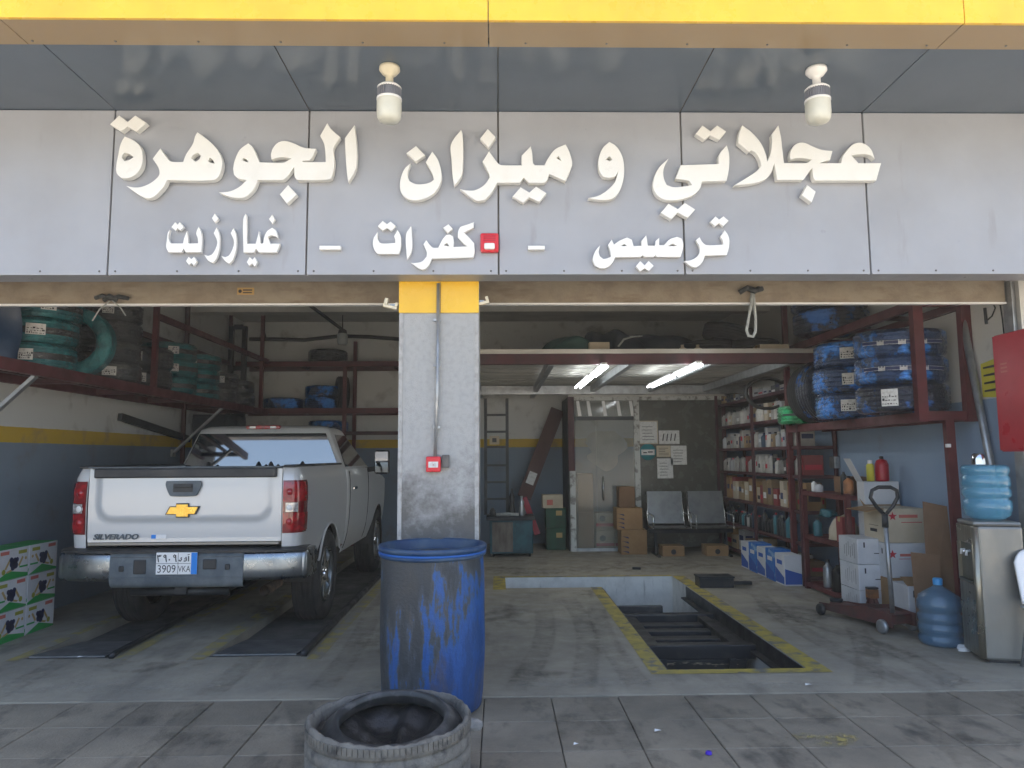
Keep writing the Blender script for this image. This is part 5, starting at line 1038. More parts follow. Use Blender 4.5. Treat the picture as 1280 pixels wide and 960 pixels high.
for lv, pl_ in plans.items():
    y = SY1 - .06; n_ = 0; hmax = (LV[lv + 1] - LV[lv] - .07) if lv < 6 else .16
    GR = 'goods on the parts shelf'
    while y > SY0 + .12 and n_ < 30:
        kd, mts, wd = random.choice(pl_) if len(pl_) > 1 else pl_[0]
        wv = wd * random.uniform(.8, 1.35); mt = random.choice(mts); h = hmax * random.uniform(.5, .97); x = SX0 + .04
        cname = {'grey_b': 'grey', 'dk_b': 'black', 'dust_w': 'white', 'carton_w': 'white', 'tan_b': 'tan', 'carton_c': 'cream', 'white_plastic': 'white', 'dkblue_b': 'dark blue', 'red_b': 'red', 'carton': 'brown', 'brown_board': 'dark brown', 'teal_b': 'teal'}[mt]
        lab = '%s %s, %s from the far end on %s of parts shelf' % (cname, 'packet' if kd == 'box' else 'bottle', ordn(n_), LVN[lv])
        if kd == 'box':
            bx_ = MB(); dpt = random.uniform(.12, .3); bx_.box(0, dpt, -wv / 2, wv / 2, 0, h); o = bx_.build('packet', M[mt], bevel=.003); o.location = (x + random.uniform(0, .05), y - wv / 2, LV[lv] + .001); tag(o, lab, 'packet', GR)
            lc = random.choice(('paper', 'ink', 'ink_red', 'ink_navy', 'paper')); k = MB(); z0 = h * random.uniform(.2, .5); k.add([(-.0015, -wv * .35, z0), (-.0015, wv * .35, z0), (-.0015, wv * .35, z0 + h * .25), (-.0015, -wv * .35, z0 + h * .25)], [(0, 1, 2, 3)])
            k.add([(wv * 0 + .02, -wv / 2 - .0015, z0), (dpt - .02, -wv / 2 - .0015, z0), (dpt - .02, -wv / 2 - .0015, z0 + h * .25), (.02, -wv / 2 - .0015, z0 + h * .25)], [(0, 1, 2, 3)]); k.build('pack_print', M[lc], o, fixn=False)['kind'] = 'stuff'
        else: bottle(lab, mt, random.choice(('ink_red', 'dk_b', 'dust_w', 'ink_navy', 'dk_b')), x + wv / 2, y - wv / 2, LV[lv] + .001, wv / 2, min(hmax * .97, max(h, .2)), GR)
        y -= wv + random.uniform(.004, .03); n_ += 1
for i in range(5):
    y1 = 10.15 - i * .31; t = carton('blue and white oil carton, %s from the far end before the parts shelf' % ordn(i), 'oilbox_blue' if i % 2 else 'carton_w', SX0 - .26, SX0 - .05, y1 - .29, y1, 0, .36 + .02 * (i % 2), 'oil_carton', 'oil cartons before the parts shelf', False)
    decal(t, [(-.13, .02), (.13, .02), (.13, .2), (-.13, .1)], 'ink_blue', 'wave_print', 'left', -.107); decal(t, rect(-.08, .08, .24, .29), 'paper' if i % 2 else 'ink_blue', 'print', 'left', -.107)
    decal(t, [(-.1, .02), (.1, .02), (.1, .14), (-.1, .2)], 'ink_blue', 'wave_print', 'front', -.147)
# coiled hose hung at the shelf top
k = MB(); c_ = PY(958, 492, 9.4)
k.tube([(c_.x + .28 * math.cos(a) * (1 + .04 * math.sin(3 * a)), 9.35 + .02 * a / 6, c_.z + .2 * math.sin(a)) for a in [k_ * .35 for k_ in range(52)]], .02, 7); tag(k.build('coiled_hose', M['rubber']), 'coiled black hose hanging above the parts shelf under the mezzanine', 'hose')
# low rack next to it
lw_ = thing('low_rack', 'low maroon open rack before the parts shelf at the right wall', 'rack', (3.8, 7.95, 0))
for z in (.08, .62, 1.12): part_box('shelf_board', 'maroon', lw_, (3.58, 4.06, 7.45, 8.5, z - .05, z), world=True)
for x in (3.60, 4.03):
    for y in (7.44, 8.5): part_box('post', 'maroon', lw_, (x - .025, x + .025, y - .025, y + .025, 0, 1.14), world=True)
random.seed(4)
for i, (y, z, mt, r, h, lab) in enumerate(((8.35, 1.121, 'white_plastic', .03, .13, 'slim white bottle at the far end on the low rack top'), (8.22, 1.121, 'carton_w', .045, .1, 'squat white bottle on the low rack top'), (7.62, 1.121, 'sign_yellow', .035, .26, 'yellow bottle on the low rack top'), (7.52, 1.121, 'orange', .05, .2, 'brown jar beside the yellow bottle on the low rack'), (8.3, .621, 'teal_b', .05, .2, 'teal bottle on the middle board of the low rack'), (8.1, .081, 'galv', .05, .3, 'grey canister at the far end of the low rack bottom'), (7.6, .081, 'galv', .05, .32, 'grey canister at the near end of the low rack bottom'), (7.85, .081, 'dk_b', .07, .3, 'black bottle at the middle of the low rack bottom'))):
    bottle(lab, mt, 'dk_b', 3.66, y, z, r, h, None)
carton('dark carton on the top board of the low rack', 'brown_board', 3.8, 4.04, 7.8, 8.15, 1.121, 1.3)
heap('rag_heap', 'heap of pale rags on the middle board of the low rack', 'rags', 3.80, 7.95, .622, .16, .22, .2, 'carton_c', 9); heap('green_bowl', 'green crumpled bag on the rags of the low rack', 'bag', 3.74, 8.2, .85, .1, .12, .07, 'teal_b', 12)
heap('rag_heap', 'heap of grey rags at the bottom of the low rack', 'rags', 3.84, 7.9, .082, .18, .2, .25, 'stone', 10)
# ------------------------------------------------------------------ right tyre rack
rr_ = thing('tyre_rack', 'maroon steel tyre rack along the right wall', 'rack', (3.8, 7.5, 0))
EX0, EX1, EY, EY1 = 3.635, 4.055, 6.1, 8.9
for x in (EX0, EX1): beam(rr_, (x, EY, 1.82), (x, EY, 2.94), .085, .07, nm='post')
for z in (1.87, 2.86): beam(rr_, (EX0 + .043, EY, z), (EX1 - .043, EY, z), .05, .08)
for z in (1.86, 2.84):
    beam(rr_, (EX0, EY + .03, z), (EX0, EY1, z), .055, .085); beam(rr_, (EX1, EY + .03, z), (EX1, EY1, z), .05, .07)
    for y in (6.8, 7.5, 8.2): beam(rr_, (EX0 + .03, y, z + .01), (EX1 - .026, y, z + .01), .04, .04, 'maroon_d', 'cross_bar')
beam(rr_, (3.88, EY, 0), (3.86, EY, 1.838), .075, .05, nm='leg'); beam(rr_, (EX0, EY1 + .03, 0), (EX0, EY1 + .03, CE), .06, .06, nm='post')
beam(rr_, (EX0, EY1, 2.6), (EX0, EY1, 2.62), .05, .05)
RG = 'tyres on the right rack'; z0 = 1.91
for i, n_ in enumerate(('lowest', 'middle', 'topmost')):
    o = tyre('wrapped_tyre', '%s large blue-foil tyre, %s of the nearest stack on the right rack' % (('half unwrapped', 'creased', 'smooth')[i], n_), M['foil_blue' if i else 'foil_navy'], (3.70 + .005 * i, 6.50 + .01 * i, z0 + .13 + .255 * i), .385, .25, .225, (R((0, 1, 3)[i]), R((0, 1, -2)[i]), .5), RG, [(-.25, .35, -.3, .3, 'paper')] if i == 0 else [(0.1, 1.9, -.05, .05, 'ink_navy'), (0.1, 1.9, .055, .065, 'paper'), (0.1, 1.9, -.065, -.055, 'paper')])
    if i:
        base = math.atan2(-6.42, -3.69)
        k = MB()
        for da in (-.45, .0, .45):
            for j in range(7): a0 = base + da + j * .022 - .5; k.lathe([(.39, -.022 * .25 / .25), (.39, .008 + .012 * (j % 3 == 0))], 2, a0=a0, a1=a0 + .015)
        k.build('band_print', M['paper'], o, fixn=False)['kind'] = 'stuff'
    elif True:
        base = math.atan2(-6.42, -3.69); k = MB(); a0 = base + .42 - .5
        k.add([((.391) * math.cos(a0), (.391) * math.sin(a0), .03), ((.391) * math.cos(a0 + .1), (.391) * math.sin(a0 + .1), .03), ((.391) * math.cos(a0 + .05), (.391) * math.sin(a0 + .05), -.05)], [(0, 1, 2)]); k.build('wrap_mark', M['paper'], o, fixn=False)
stack('navy foil-wrapped', 'second from the door on the right rack', 'foil_blue', 3.72, 7.52, z0, 3, .35, .265, .21, RG)
tyre('wrapped_tyre', 'dark tyre standing upright behind the second stack on the right rack', M['foil_navy'], (3.74, 8.12, z0 + .36), .36, .22, .2, (R(90), R(6), R(20)), RG, ())
tyre('wrapped_tyre', 'dark tyre standing farther back, second upright on the right rack', M['rubber'], (3.74, 8.36, z0 + .35), .35, .2, .2, (R(90), 0, R(14)), RG, ())
tyre('wrapped_tyre', 'small tyre in bright green foil at the far end of the right rack', M['foil_green'], (3.66, 8.68, z0 + .11), .25, .22, .15, (0, 0, 1), RG, [(0, 1.6, -.06, .06, 'ink')])
stack('dark navy foil-wrapped', 'on the upper level of the right rack', 'foil_navy', 3.74, 7.92, 2.885, 2, .4, .25, .23, RG)

# ------------------------------------------------------------------ cartons, jack, bottles, cooler on the right
CB = 'white cartons stacked at the right wall'
for i in range(3):
    t = carton('white carton left of the open cream carton, %s of its stack of three' % ('lowest', 'middle', 'topmost')[i], 'carton_w', 3.70, 4.05, 7.62, 8.02 - .6 + .0 * i if False else 7.98, i * .245, (i + 1) * .245 - .002, group=CB, tape=False) if False else carton('white carton left of the open cream carton, %s of its stack of three' % ('lowest', 'middle', 'topmost')[i], 'carton_w', 3.46, 3.78, 7.0, 7.38, i * .245, (i + 1) * .245 - .002, group=CB, tape=False)
    decal(t, rect(-.10, -.085, .16, .21), 'ink', 'print', 'front', -.1915); decal(t, rect(.0, .07, .1, .108), 'ink', 'print', 'front', -.1915)
    for j in range(6): decal(t, rect(-.14 + .04 * j, -.125 + .04 * j, .05 + .02 * (j % 2), .2 - .02 * (j % 3)), 'grey_b', 'print', 'left', -.1615)
BX_, BY_ = 3.67, 6.86
t = carton('brown carton at the bottom of the tall stack under the cream carton', 'carton', BX_, BX_ + .39, BY_, BY_ + .4, 0, .38); decal(t, rect(.06, .19, .02, .36), 'carton_w', 'white_side', 'front', -.2015)
t = carton('white carton with red star print under the open cream carton', 'carton_w', BX_, BX_ + .39, BY_, BY_ + .4, .382, .705, tape=False)
def star(t, zc, a, at, mt='ink_red'):
    p = []
    for k in range(10): r_ = .045 if k % 2 == 0 else .018; p.append((a + r_ * math.sin(2 * math.pi * k / 10), zc + r_ * math.cos(2 * math.pi * k / 10)))
    decal(t, p, mt, 'star_print', 'front', at)
star(t, .22, -.14, -.2015); decal(t, rect(-.07, .12, .2, .225), 'ink_pink', 'print', 'front', -.2015); decal(t, rect(-.08, .14, .175, .18), 'ink_red', 'print', 'front', -.2015)
for a in (-.12, .1): decal(t, rect(a - .01, a + .01, .22, .27), 'ink', 'print', 'left', -.1965)
t = carton('open cream carton with red star print and lifted flaps', 'carton_c', BX_, BX_ + .39, BY_, BY_ + .4, .707, 1.03, tape=False)
star(t, .25, -.12, -.2015); decal(t, rect(-.06, .12, .235, .265), 'ink_pink', 'print', 'front', -.2015); decal(t, rect(-.04, .16, .19, .197), 'ink_red', 'print', 'front', -.2015); decal(t, rect(-.08, .1, .15, .154), 'ink', 'print', 'left', -.1965); decal(t, rect(-.05, .08, .09, .12), 'ink', 'print', 'left', -.1965)
k = MB(); k.add([(-.195, -.2, .324), (-.195, .2, .324), (-.37, .2, .30), (-.37, -.2, .30)], [(0, 1, 2, 3)]); k.build('flap', M['carton'], t, fixn=False).modifiers.new('s', 'SOLIDIFY').thickness = .005
k = MB(); k.add([(-.19, .2, .324), (.19, .2, .324), (.22, .34, .40), (-.16, .34, .40)], [(0, 1, 2, 3)]); k.build('flap', M['carton'], t, fixn=False).modifiers.new('s', 'SOLIDIFY').thickness = .005
for i in range(4):
    t = carton('white carton behind the cream carton, %s of its stack' % ('lowest', 'second', 'third', 'topmost')[i], 'carton_w', 3.70, 4.06, 7.28, 7.43, i * .318, (i + 1) * .318 - .002, tape=False, group=CB)
k = MB(); k.add([(-.18, -.06, .316), (-.18, .07, .316), (-.30, .07, .55), (-.30, -.06, .55)], [(0, 1, 2, 3)]); k.build('flap', M['carton_w'], t, fixn=False).modifiers.new('s', 'SOLIDIFY').thickness = .005
carton('small red and white carton behind the white cartons', 'red_b', 3.60, 3.74, 7.58, 7.72, .622, .95 - .06); 
q = (3.93, 7.35, 1.271); t = thing('fire_extinguisher', 'small red fire extinguisher on top of the tall white cartons', 'fire extinguisher', q); k = MB(); k.lathe([(0, 0), (.062, 0), (.065, .02), (.065, .17), (.05, .21), (.02, .225)], 22); k.build('cylinder', M['red_paint'], t); k = MB(); k.lathe([(.02, .22), (.02, .25), (.0, .255)], 12); k.build('valve', M['black_plastic'], t)
q = (3.81, 7.35, 1.271); t = thing('spray_can', 'yellow spray can on the tall white cartons beside the extinguisher', 'can', q); k = MB(); k.lathe([(0, 0), (.038, 0), (.038, .16), (.025, .18)], 18); k.build('can', M['sign_yellow'], t); k = MB(); k.lathe([(.022, .18), (.022, .215), (0, .217)], 12); k.build('nozzle', M['white_plastic'], t)
t = carton('small white carton on the floor before the tall carton stack', 'carton_w', 3.66, 3.95, 6.52, 6.80, 0, .37, tape=False); decal(t, rect(-.1, -.08, .27, .33), 'ink', 'print', 'front', -.1415)
k = MB(); k.add([(-.145, -.14, .372), (.145, -.14, .372), (.12, -.02, .43), (-.16, -.05, .44)], [(0, 1, 2, 3)]); k.build('flap', M['carton'], t, fixn=False).modifiers.new('s', 'SOLIDIFY').thickness = .005
k = MB(); k.add([(3.78, 6.42, .0), (4.02, 6.36, .0), (4.0, 6.42, 1.08), (3.83, 6.50, 1.12)], [(0, 1, 2, 3)]); o = k.build('cardboard_sheet', M['brown_board'], fixn=False); o.modifiers.new('s', 'SOLIDIFY').thickness = .006; tag(o, 'tall brown cardboard sheet leaning behind the water cooler', 'cardboard')
k = MB(); k.add([(3.66, 6.40, .0), (3.86, 6.33, .0), (3.87, 6.36, .66), (3.66, 6.44, .68)], [(0, 1, 2, 3)]); o = k.build('cardboard_sheet', M['brown_board'], fixn=False); o.modifiers.new('s', 'SOLIDIFY').thickness = .006; tag(o, 'shorter brown cardboard sheet behind the bottle on the floor', 'cardboard')
# trolley jack
J0, J1 = Vector((3.26, 7.2, 0)), Vector((3.50, 6.32, 0)); ja = math.atan2(J1.y - J0.y, J1.x - J0.x)
t = thing('trolley_jack', 'long grimy red trolley jack with upright black-gripped handle', 'jack', tuple(J0), ja); JL = (J1 - J0).length
for s in (-1, 1):
    k = MB(); prof_ = [(0, .05), (0, .11), (.25, .13), (.62, .19), (JL, .17), (JL, .06), (.6, .06)]; k.add([(x, s * .13, z) for x, z in prof_] + [(x, s * .115, z) for x, z in prof_], [tuple(range(7)), tuple(range(13, 6, -1))] + [(i, (i + 1) % 7, 7 + (i + 1) % 7, 7 + i) for i in range(7)]); k.build('side_plate', M['jack_red'], t)
k = MB(); k.box(.08, .60, -.075, .075, .075, .125); k.box(.6, JL - .02, -.11, .11, .08, .16); k.build('lift_arm', M['jack_red'], t, bevel=.01)
k = MB(); k.lathe([(0, .15), (.06, .15), (.06, .125), (.03, .12)], 16, (.09, 0, 0)); k.build('saddle', M['black_steel'], t)
for x, r_ in ((.06, .055), (JL - .08, .06)):
    for s in (-1, 1): k = MB(); k.lathe([(0, -.022), (r_ * .8, -.022), (r_, -.012), (r_, .012), (r_ * .8, .022), (0, .022)], 20, (x, s * .16, r_), 'Y'); k.build('wheel', M['black_steel' if x < .5 else 'galv'], t)
inv = lambda p: Matrix.Rotation(-ja, 3, 'Z') @ (Vector(p) - J0)
hb_, ht_ = inv(PY(1116, 768, 6.42)), inv(PY(1106, 645, 6.42))
k = MB(); k.tube([hb_, ht_], .02, 10); k.build('handle_tube', M['galv'], t); hm = MB()
gp = [inv(PY(x, y, 6.42)) for x, y in ((1105, 643), (1096, 634), (1088, 622), (1090, 613), (1098, 609), (1113, 609), (1121, 613), (1122, 622), (1116, 633), (1108, 642))]
hm.tube(gp, .017, 8); hm.tube([ht_ + Vector((0, 0, -.1)), ht_ + Vector((0, 0, .02))], .027, 10); hm.build('grip', M['black_plastic'], t)
q = Vector((3.40, 6.9, 0)); t = thing('jack_stand', 'small rusty orange jack stand beside the trolley jack', 'jack stand', (3.30, 7.5, 0)) if False else thing('jack_stand', 'small rusty orange jack stand beside the trolley jack', 'jack stand', (3.52, 6.88, 0))
for k_ in range(4):
    a = math.pi / 4 + k_ * math.pi / 2; k = MB(); k.bar((.09 * math.cos(a), .09 * math.sin(a), 0), (.025 * math.cos(a), .025 * math.sin(a), .2), .03, .012); k.build('leg', M['jack_red'], t)
part_box('head', 'orange', t, (-.045, .045, -.04, .04, .2, .28), .006); part_box('saddle', 'black_steel', t, (-.05, .05, -.03, .03, .281, .30), .004)
# water bottle on the floor
def water_bottle(label, loc, mt, flip=False, r=.145, rx=(0, 0, 0)):
    t = thing('water_bottle', label, 'bottle', loc)
    pr = [(0, .004), (r * .9, .002), (r, .02), (r, .06), (r * .93, .075), (r * .93, .085), (r, .10), (r, .16), (r * .94, .17), (r * .94, .18), (r, .19), (r, .235), (r * .90, .25), (r * .90, .265), (r, .28), (r, .345), (r * .93, .36), (r * .93, .385), (r * .55, .43), (.04, .46), (.032, .475), (.032, .50)]
    if flip: pr = [(rr__, .505 - z) for rr__, z in pr]
    k = MB(); k.lathe(pr, 40); k.build('bottle_body', M[mt], t)
    return t
t = water_bottle('blue water bottle with bright blue cap standing on the floor', (3.62, 6.0, 0), 'bottle_b', r=.165)
k = MB(); k.lathe([(.036, .475), (.037, .52), (.03, .528), (0, .53)], 16); k.build('cap', M['water'], t)
heap('plastic_bag', 'crumpled clear plastic bag at the foot of the water bottle', 'plastic bag', 3.68, 5.80, 0, .06, .04, .035, 'clear_plastic', 6)
CR = R(-13); t = thing('water_cooler', 'worn steel water cooler with champagne front by the right wall', 'water cooler', (3.588, 5.46, 0), CR)
part_box('cabinet', 'cooler_side', t, (.03, .34, 0, .33, .02, 1.0), .02); part_box('plinth', 'black_plastic', t, (.06, .32, .02, .31, 0, .02))
part_box('top', 'cooler_side', t, (.005, .335, .004, .326, 1.0005, 1.035), .02)
part_box('lower_door', 'cooler_front', t, (.0, .0295, .03, .325, .03, .56), .012); part_box('upper_frame', 'cooler_front', t, (.0, .0295, .03, .325, .86, .999), .008)
part_box('recess', 'cooler_dark', t, (.02, .0298, .06, .30, .57, .86)); part_box('frame_side', 'cooler_front', t, (0.0, .0296, .301, .325, .565, .859))
k = MB(); k.tube([(.018, .018, .03), (.018, .018, .99)], .026, 12); k.build('corner_trim', M['cooler_front'], t)
for y in (.13, .18, .23): k = MB(); k.tube([(.028, y, .80), (-.005, y, .80), (-.008, y, .765)], .011, 8); k.build('tap', M['white_plastic' if y != .18 else 'chrome'], t)
part_box('drip_tray', 'cooler_dark', t, (-.012, .0195, .07, .29, .565, .585), .004)
Rm = Matrix.Rotation(CR, 3, 'Z'); bc = Rm @ Vector((.175, .17, 0)) + Vector((3.588, 5.46, 0))
t = water_bottle('large blue water bottle upturned on the water cooler', (bc.x, bc.y, .955), 'bottle', True, .165)
t = thing('steel_cup', 'shiny steel cup upside down on the upturned water bottle', 'cup', (bc.x - .04, bc.y, 1.463)); k = MB(); k.lathe([(.052, 0), (.05, .04), (.046, .075), (.035, .085), (0, .086)], 24); k.build('cup_body', M['chrome'], t)
# pipe, sign, red cabinet, wires on the right wall
k = MB(); k.tube([(4.045, 6.16, 3.05), (4.04, 5.60, .02)], .03, 12); tag(k.build('leaning_pipe', M['galv']), 'long grey galvanised pipe leaning along the right wall', 'pipe')
t = thing('fire_hose_cabinet', 'red steel fire hose cabinet at the right edge', 'cabinet', (3.97, 5.3, 1.56)); part_box('cabinet_box', 'red_paint', t, (-.10, .125, -.2, .18, 0, .9), .006); part_box('cabinet_door', 'red_paint', t, (-.118, -.101, -.195, .175, .01, .89), .004)
for j in range(3): decal(t, rect(.03, .10, .60 + j * .03, .612 + j * .03), 'ink_pink', 'worn_print', 'left', -.1195)
a0 = PX(1242, 500, 4.095); k = MB(); yl = [(5.98, 2.02), (5.70, 2.0), (5.70, 2.34), (5.98, 2.30)]; k.add([(4.094, y, z) for y, z in yl], [(0, 1, 2, 3)]); sg = tag(k.build('wall_sign', M['sign_yellow'], fixn=False), 'small yellow wall sign with dark strokes behind the pipe', 'sign')
k = MB()
for j in range(4): k.add([(4.092, 5.95, 2.06 + j * .065), (4.092, 5.74, 2.06 + j * .065), (4.092, 5.74, 2.085 + j * .065), (4.092, 5.95, 2.075 + j * .065)], [(0, 1, 2, 3)])
k.build('sign_print', M['ink'], sg, fixn=False)['kind'] = 'stuff'
k = MB(); k.tube([PX(x, y, 4.085) for x, y in ((1222, 375), (1238, 372), (1244, 385), (1240, 395), (1232, 402))], .006, 6); k.tube([PX(x, y, 4.085) for x, y in ((1231, 385), (1232, 395), (1233, 405))], .012, 6); tag(k.build('loose_wire', M['rope_dark']), 'loose wire with dark end on the right wall near the rack', 'wire')
k = MB(); k.tube([PX(x, y, 4.085) for x, y in ((1250, 358), (1250, 380), (1253, 400), (1255, 418))], .005, 6); tag(k.build('loose_wire', M['rope_dark']), 'thin wire running down to the red cabinet', 'wire')
k = MB(); k.box(3.80, 3.835, 6.04, 6.07, 1.60, 1.63); tag(k.build('rack_clip', M['white_plastic'], bevel=.004), 'tiny white clip on the leg of the right rack', 'clip')
q = PX(1046, 578, 4.09); t = thing('wall_socket', 'grey socket box on the right wall above the low rack', 'socket', (4.09, q.y, q.z)); part_box('box', 'galv', t, (-.06, .008, -.07, .07, -.07, .07), .006); k = MB(); k.tube([(-.02, 0, .07), (-.03, -.01, .2), (-.02, .05, .45)], .012, 6); k.build('cable', M['rope_dark'], t)
# plastic chair at the right edge
t = thing('plastic_chair', 'white plastic chair with slim metal legs cut by the right edge', 'chair', (4.03, 5.12, 0))
k = MB(); k.grid(lambda u, v: (-.22 + .44 * u, -.2 + .4 * v, .44 - .02 * math.sin(v * 3.1) * math.sin(u * 3.1)), 12, 10); k.build('seat', M['white_plastic'], t, fixn=False).modifiers.new('s', 'SOLIDIFY').thickness = .012
def cb_(u, v):
    x = -.23 + .46 * u; z = .46 + .38 * v; e = abs(2 * u - 1); return (x, .2 + .06 * v - .05 * e * e, z - .09 * (e ** 5) * v)
k = MB(); k.grid(cb_, 16, 10); k.build('backrest', M['white_plastic'], t, fixn=False).modifiers.new('s', 'SOLIDIFY').thickness = .014
for sx_, sy_ in ((-1, -1), (1, -1), (-1, 1), (1, 1)): k = MB(); k.tube([(sx_ * .21, sy_ * .24, 0), (sx_ * .18, sy_ * .18, .43)] + ([(sx_ * .19, .22, .7)] if sy_ > 0 else []), .012, 8); k.build('leg', M['galv'], t)
# ------------------------------------------------------------------ pit gear
pg = thing('pit_jack', 'oily black jacking beam riding on rails in the inspection pit', 'pit jack', (1.72, 6.9, -.4))
part_box('cross_beam', 'black_steel', pg, (PITX0 + .02, PITX1 - .02, 6.35, 6.47, -.20, -.08), .008, True); part_box('cross_beam', 'black_steel', pg, (PITX0 + .02, PITX1 - .02, 7.55, 7.67, -.20, -.08), .008, True)
for x in (PITX0 + .08, PITX1 - .2): part_box('side_beam', 'black_steel', pg, (x, x + .1, 6.472, 7.548, -.19, -.09), .006, True)
for y in (6.75, 7.05, 7.3): part_box('tray_slat', 'black_steel', pg, (PITX0 + .182, PITX1 - .202, y, y + .14, -.17, -.13), .004, True)
part_box('front_plate', mat('scraped_oily_steel', (.03, .032, .033), .4, .3, (.30, .26, .18), 7, .58, .64, stretch=(.6, 1, 3)), pg, (PITX0 + .10, PITX1 - .10, 6.36, 6.40, -.50, -.205), .006, True)
for x in (PITX0 + .16, PITX1 - .26): part_box('bracket', 'black_steel', pg, (x, x + .06, 6.32, 6.355, -.52, -.19), .004, True)
part_box('lower_beam', 'black_steel', pg, (PITX0 + .08, PITX1 - .08, 6.30, 6.42, -.60, -.52), .006, True); part_box('end_stop', 'black_steel', pg, (PITX0 + .02, PITX0 + .5, 7.68, 7.74, -.15, -.02), .006, True)
part_box('oil_pan', 'pit_floor', pg, (PITX0 + .06, PITX1 - .06, 6.42, 7.6, -.72, -.605), .01, True)
k = MB(); tq = PZ(905, 735, 0); t = thing('tool_tray', 'flat black tool tray on the floor behind the pit corner', 'tray', (tq.x, tq.y + .1, 0)); part_box('tray_box', 'black_steel', t, (-.28, .12, -.1, .12, .0, .11), .008); part_box('tray_handle', 'black_steel', t, (.12, .36, -.03, .03, .02, .06), .008); part_box('tray_lid', 'black_steel', t, (-.29, .13, -.11, .13, .1105, .13), .006)
k = MB(); tq = PZ(795, 712, 0); k.bar((tq.x - .05, tq.y, .02), (tq.x + .06, tq.y - .03, .02), .03, .03); tag(k.build('dropped_tool', M['black_steel'], bevel=.006), 'small black tool dropped on the floor beyond the pit', 'tool')

# ------------------------------------------------------------------ tyre marks and oil stains on floor and paving
def stain_mat(name, c, op, sc, st, rough=.6, lo=.42, hi=.66):
    m = mat(name, c, rough, 0, None, world=True); t = m.node_tree; N = t.nodes; b_ = N['Principled BSDF']
    g_ = N.new('ShaderNodeNewGeometry'); mp = N.new('ShaderNodeMapping'); mp.inputs['Scale'].default_value = st; t.links.new(g_.outputs['Position'], mp.inputs[0])
    n = N.new('ShaderNodeTexNoise'); n.inputs['Scale'].default_value = sc; n.inputs['Detail'].default_value = 9; n.inputs['Roughness'].default_value = .7; t.links.new(mp.outputs[0], n.inputs[0])
    r = N.new('ShaderNodeMapRange'); r.inputs[1].default_value = lo; r.inputs[2].default_value = hi; r.inputs[4].default_value = op; t.links.new(n.outputs[0], r.inputs[0])
    at = N.new('ShaderNodeAttribute'); at.attribute_name = 'fade'; mu = N.new('ShaderNodeMath'); mu.operation = 'MULTIPLY'; t.links.new(r.outputs[0], mu.inputs[0]); t.links.new(at.outputs['Fac'], mu.inputs[1])
    t.links.new(mu.outputs[0], b_.inputs['Alpha']); return m
M['mark'] = stain_mat('rubber_mark', (.03, .029, .027), .28, 11, (1, 1, 1), lo=.38, hi=.62); M['oil'] = stain_mat('oil_stain', (.022, .021, .019), .30, 6, (1, 1, 1), .3, .46, .62); M['pale'] = stain_mat('pale_scuff', (.42, .40, .34), .35, 10, (1, 1, 1), .8); M['yel'] = stain_mat('yellow_scuff', (.42, .33, .08), .7, 9, (1, 1, 1), .8, .48, .6)
def fade_sheet(name, parent, rows, mt, fades):
    """rows: lists of points across the mark; fades: the same shape, 0 at the rim"""
    b = MB(); n = len(rows[0]); b.add([p for r in rows for p in r], [(i * n + k, i * n + k + 1, (i + 1) * n + k + 1, (i + 1) * n + k) for i in range(len(rows) - 1) for k in range(n - 1)], True)
    o = b.build(name, M[mt], parent, fixn=False); a = o.data.attributes.new('fade', 'FLOAT', 'POINT'); a.data.foreach_set('value', [f for r in fades for f in r]); return o
def ribbon(pts, wd, z, mt, parent, nm='tyre_mark'):
    P = [Vector((x, y, z)) for x, y in pts]; rows = []; fd = []
    for i, p in enumerate(P):
        t_ = (P[min(i + 1, len(P) - 1)] - P[max(i - 1, 0)]).normalized(); n_ = Vector((t_.y, -t_.x, 0)); e_ = 0 if i in (0, len(P) - 1) else 1
        rows.append([p + n_ * wd * k for k in (-.5, -.38, -.1, .1, .38, .5)]); fd.append([0, e_, .55 * e_, .55 * e_, e_, 0])
    fade_sheet(nm, parent, rows, mt, fd)
def blob(x, y, rx, ry, z, mt, parent, nm='oil_stain'):
    n = 28; ph = random.uniform(0, 6); rows = []; fd = []
    for q, f in ((0.01, 1), (.55, 1), (.85, .7), (1, 0)):
        rows.append([(x + rx * q * (1 + .18 * math.sin(3 * a + ph) + .09 * math.sin(7 * a)) * math.cos(a), y + ry * q * (1 + .18 * math.sin(3 * a + ph) + .09 * math.sin(7 * a)) * math.sin(a), z) for a in [2 * math.pi * k / n for k in range(n + 1)]]); fd.append([f] * (n + 1))
    fade_sheet(nm, parent, rows, mt, fd)
random.seed(31)
def curve(x0, y0, x1, y1, bend, n=18): return [(x0 + (x1 - x0) * t + bend * math.sin(math.pi * t), y0 + (y1 - y0) * t) for t in [k / n for k in range(n + 1)]]
M['line_worn'] = mat('faint_yellow_paint', (.40, .32, .09), .65, 0, (.30, .26, .13), 6, .4, .6, c3=(.27, .25, .20), scale3=5, lo3=.44, hi3=.54, world=True)
for o_ in floor.children:
    if o_.name.startswith('painted_line') and o_.data.vertices[0].co.x < -1: o_.data.materials[0] = M['line_worn']
for x0, y0, x1, y1, bd in ((.55, 4.95, .75, 8.1, .12), (.95, 4.9, 1.0, 7.6, -.06), (.1, 4.9, .45, 7.5, .1), (2.75, 4.9, 2.9, 8.2, -.15), (3.1, 4.9, 2.6, 7.4, .2), (2.45, 4.9, 3.2, 6.6, .05), (-1.9, 4.9, -1.9, 5.9, 0), (-3.3, 4.9, -3.35, 5.9, 0), (-1.2, 4.95, -1.25, 7.2, .05)): ribbon(curve(x0, y0, x1, y1, bd), .21, .0065, 'mark', floor)
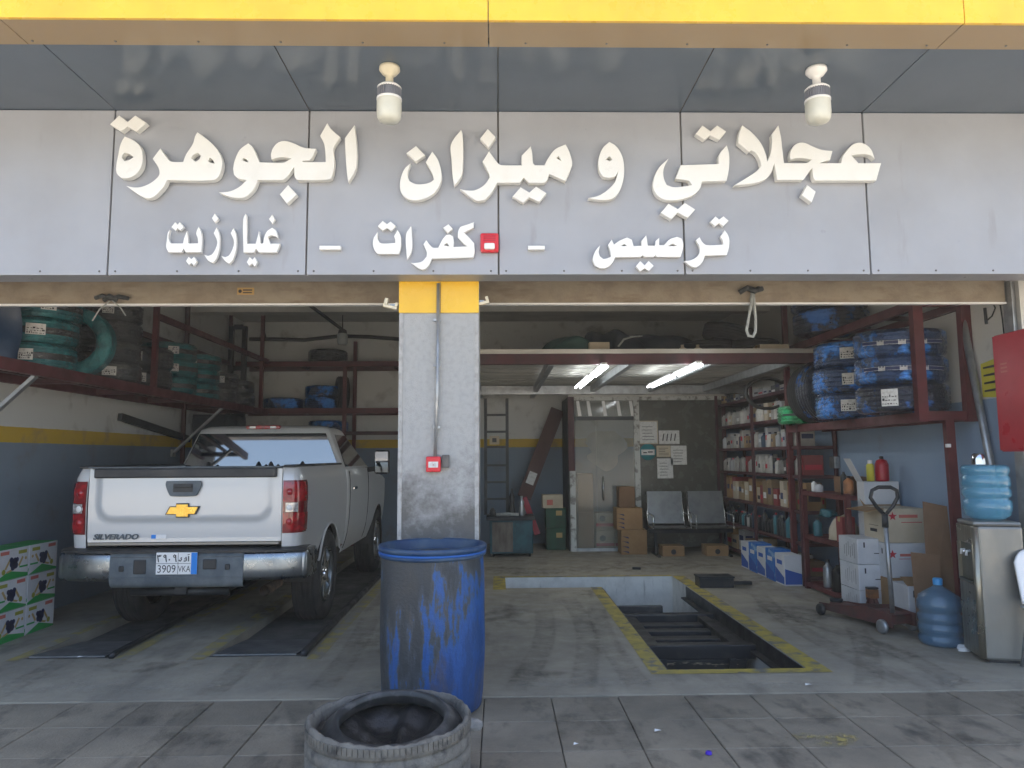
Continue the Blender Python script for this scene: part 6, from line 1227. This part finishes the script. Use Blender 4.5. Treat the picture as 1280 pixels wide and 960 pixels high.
for x0, y0, x1, y1, bd in ((.75, 3.3, .6, 4.82, .05), (1.5, 3.3, 1.2, 4.82, .1), (2.3, 3.4, 2.9, 4.82, -.1), (2.9, 3.4, 3.3, 4.82, .1), (-1.75, 3.3, -1.9, 4.82, 0), (-3.1, 3.3, -3.3, 4.82, .03), (-.9, 3.2, -1.3, 4.82, .1)): ribbon(curve(x0, y0, x1, y1, bd), .2, .0035, 'mark', pav)
for x, y, rx, ry in ((1.0, 8.3, .22, .25), (.25, 5.3, .25, .12), (2.9, 7.2, .4, .5), (3.05, 5.8, .3, .25), (-2.6, 5.6, .5, .15), (.5, 9.9, 1.0, .4), (2.2, 10.2, 1.1, .5), (-2.4, 7.8, .2, .8), (3.0, 9.0, .4, .6), (.0, 7.2, .35, .5), (-.95, 6.4, .25, .6)): blob(x, y, rx, ry, .0085, 'oil', floor)
for x, y, rx, ry in ((-1.6, 4.2, .3, .15), (1.9, 4.4, .35, .14), (.45, 4.3, .2, .2), (-3.0, 4.0, .3, .25), (2.8, 4.0, .3, .2), (3.3, 4.5, .3, .15)): blob(x, y, rx, ry, .005, 'oil', pav)
q = PZ(1035, 925, 0); blob(q.x, q.y, .2,   .10, .0062, 'yel', pav, 'yellow_scuff')
for x, y, rx, ry in ((-.6, 5.05, .35, .1), (-2.6, 5.1, .7, .12), (.6, 5.1, .6, .12), (1.9, 4.98, .6, .07), (3.3, 5.0, .4, .08)): blob(x, y, rx, ry, .010, 'pale', floor, 'pale_scuff')

# ------------------------------------------------------------------ haze volume added to lift the darks like a lens-flare veil
b = MB(); b.box(-640, 640, -640, 640, -2.6, 5.2)
hz = bpy.data.materials.new('veil_haze'); hz.use_nodes = True; hn = hz.node_tree; hn.nodes.remove(hn.nodes['Principled BSDF'])
pv_ = hn.nodes.new('ShaderNodeVolumePrincipled'); pv_.inputs['Color'].default_value = (.95, .94, .90, 1); pv_.inputs['Density'].default_value = .0026; pv_.inputs['Anisotropy'].default_value = .35
hn.links.new(pv_.outputs[0], hn.nodes['Material Output'].inputs['Volume'])
o = b.build('haze', hz); o['kind'] = 'stuff'
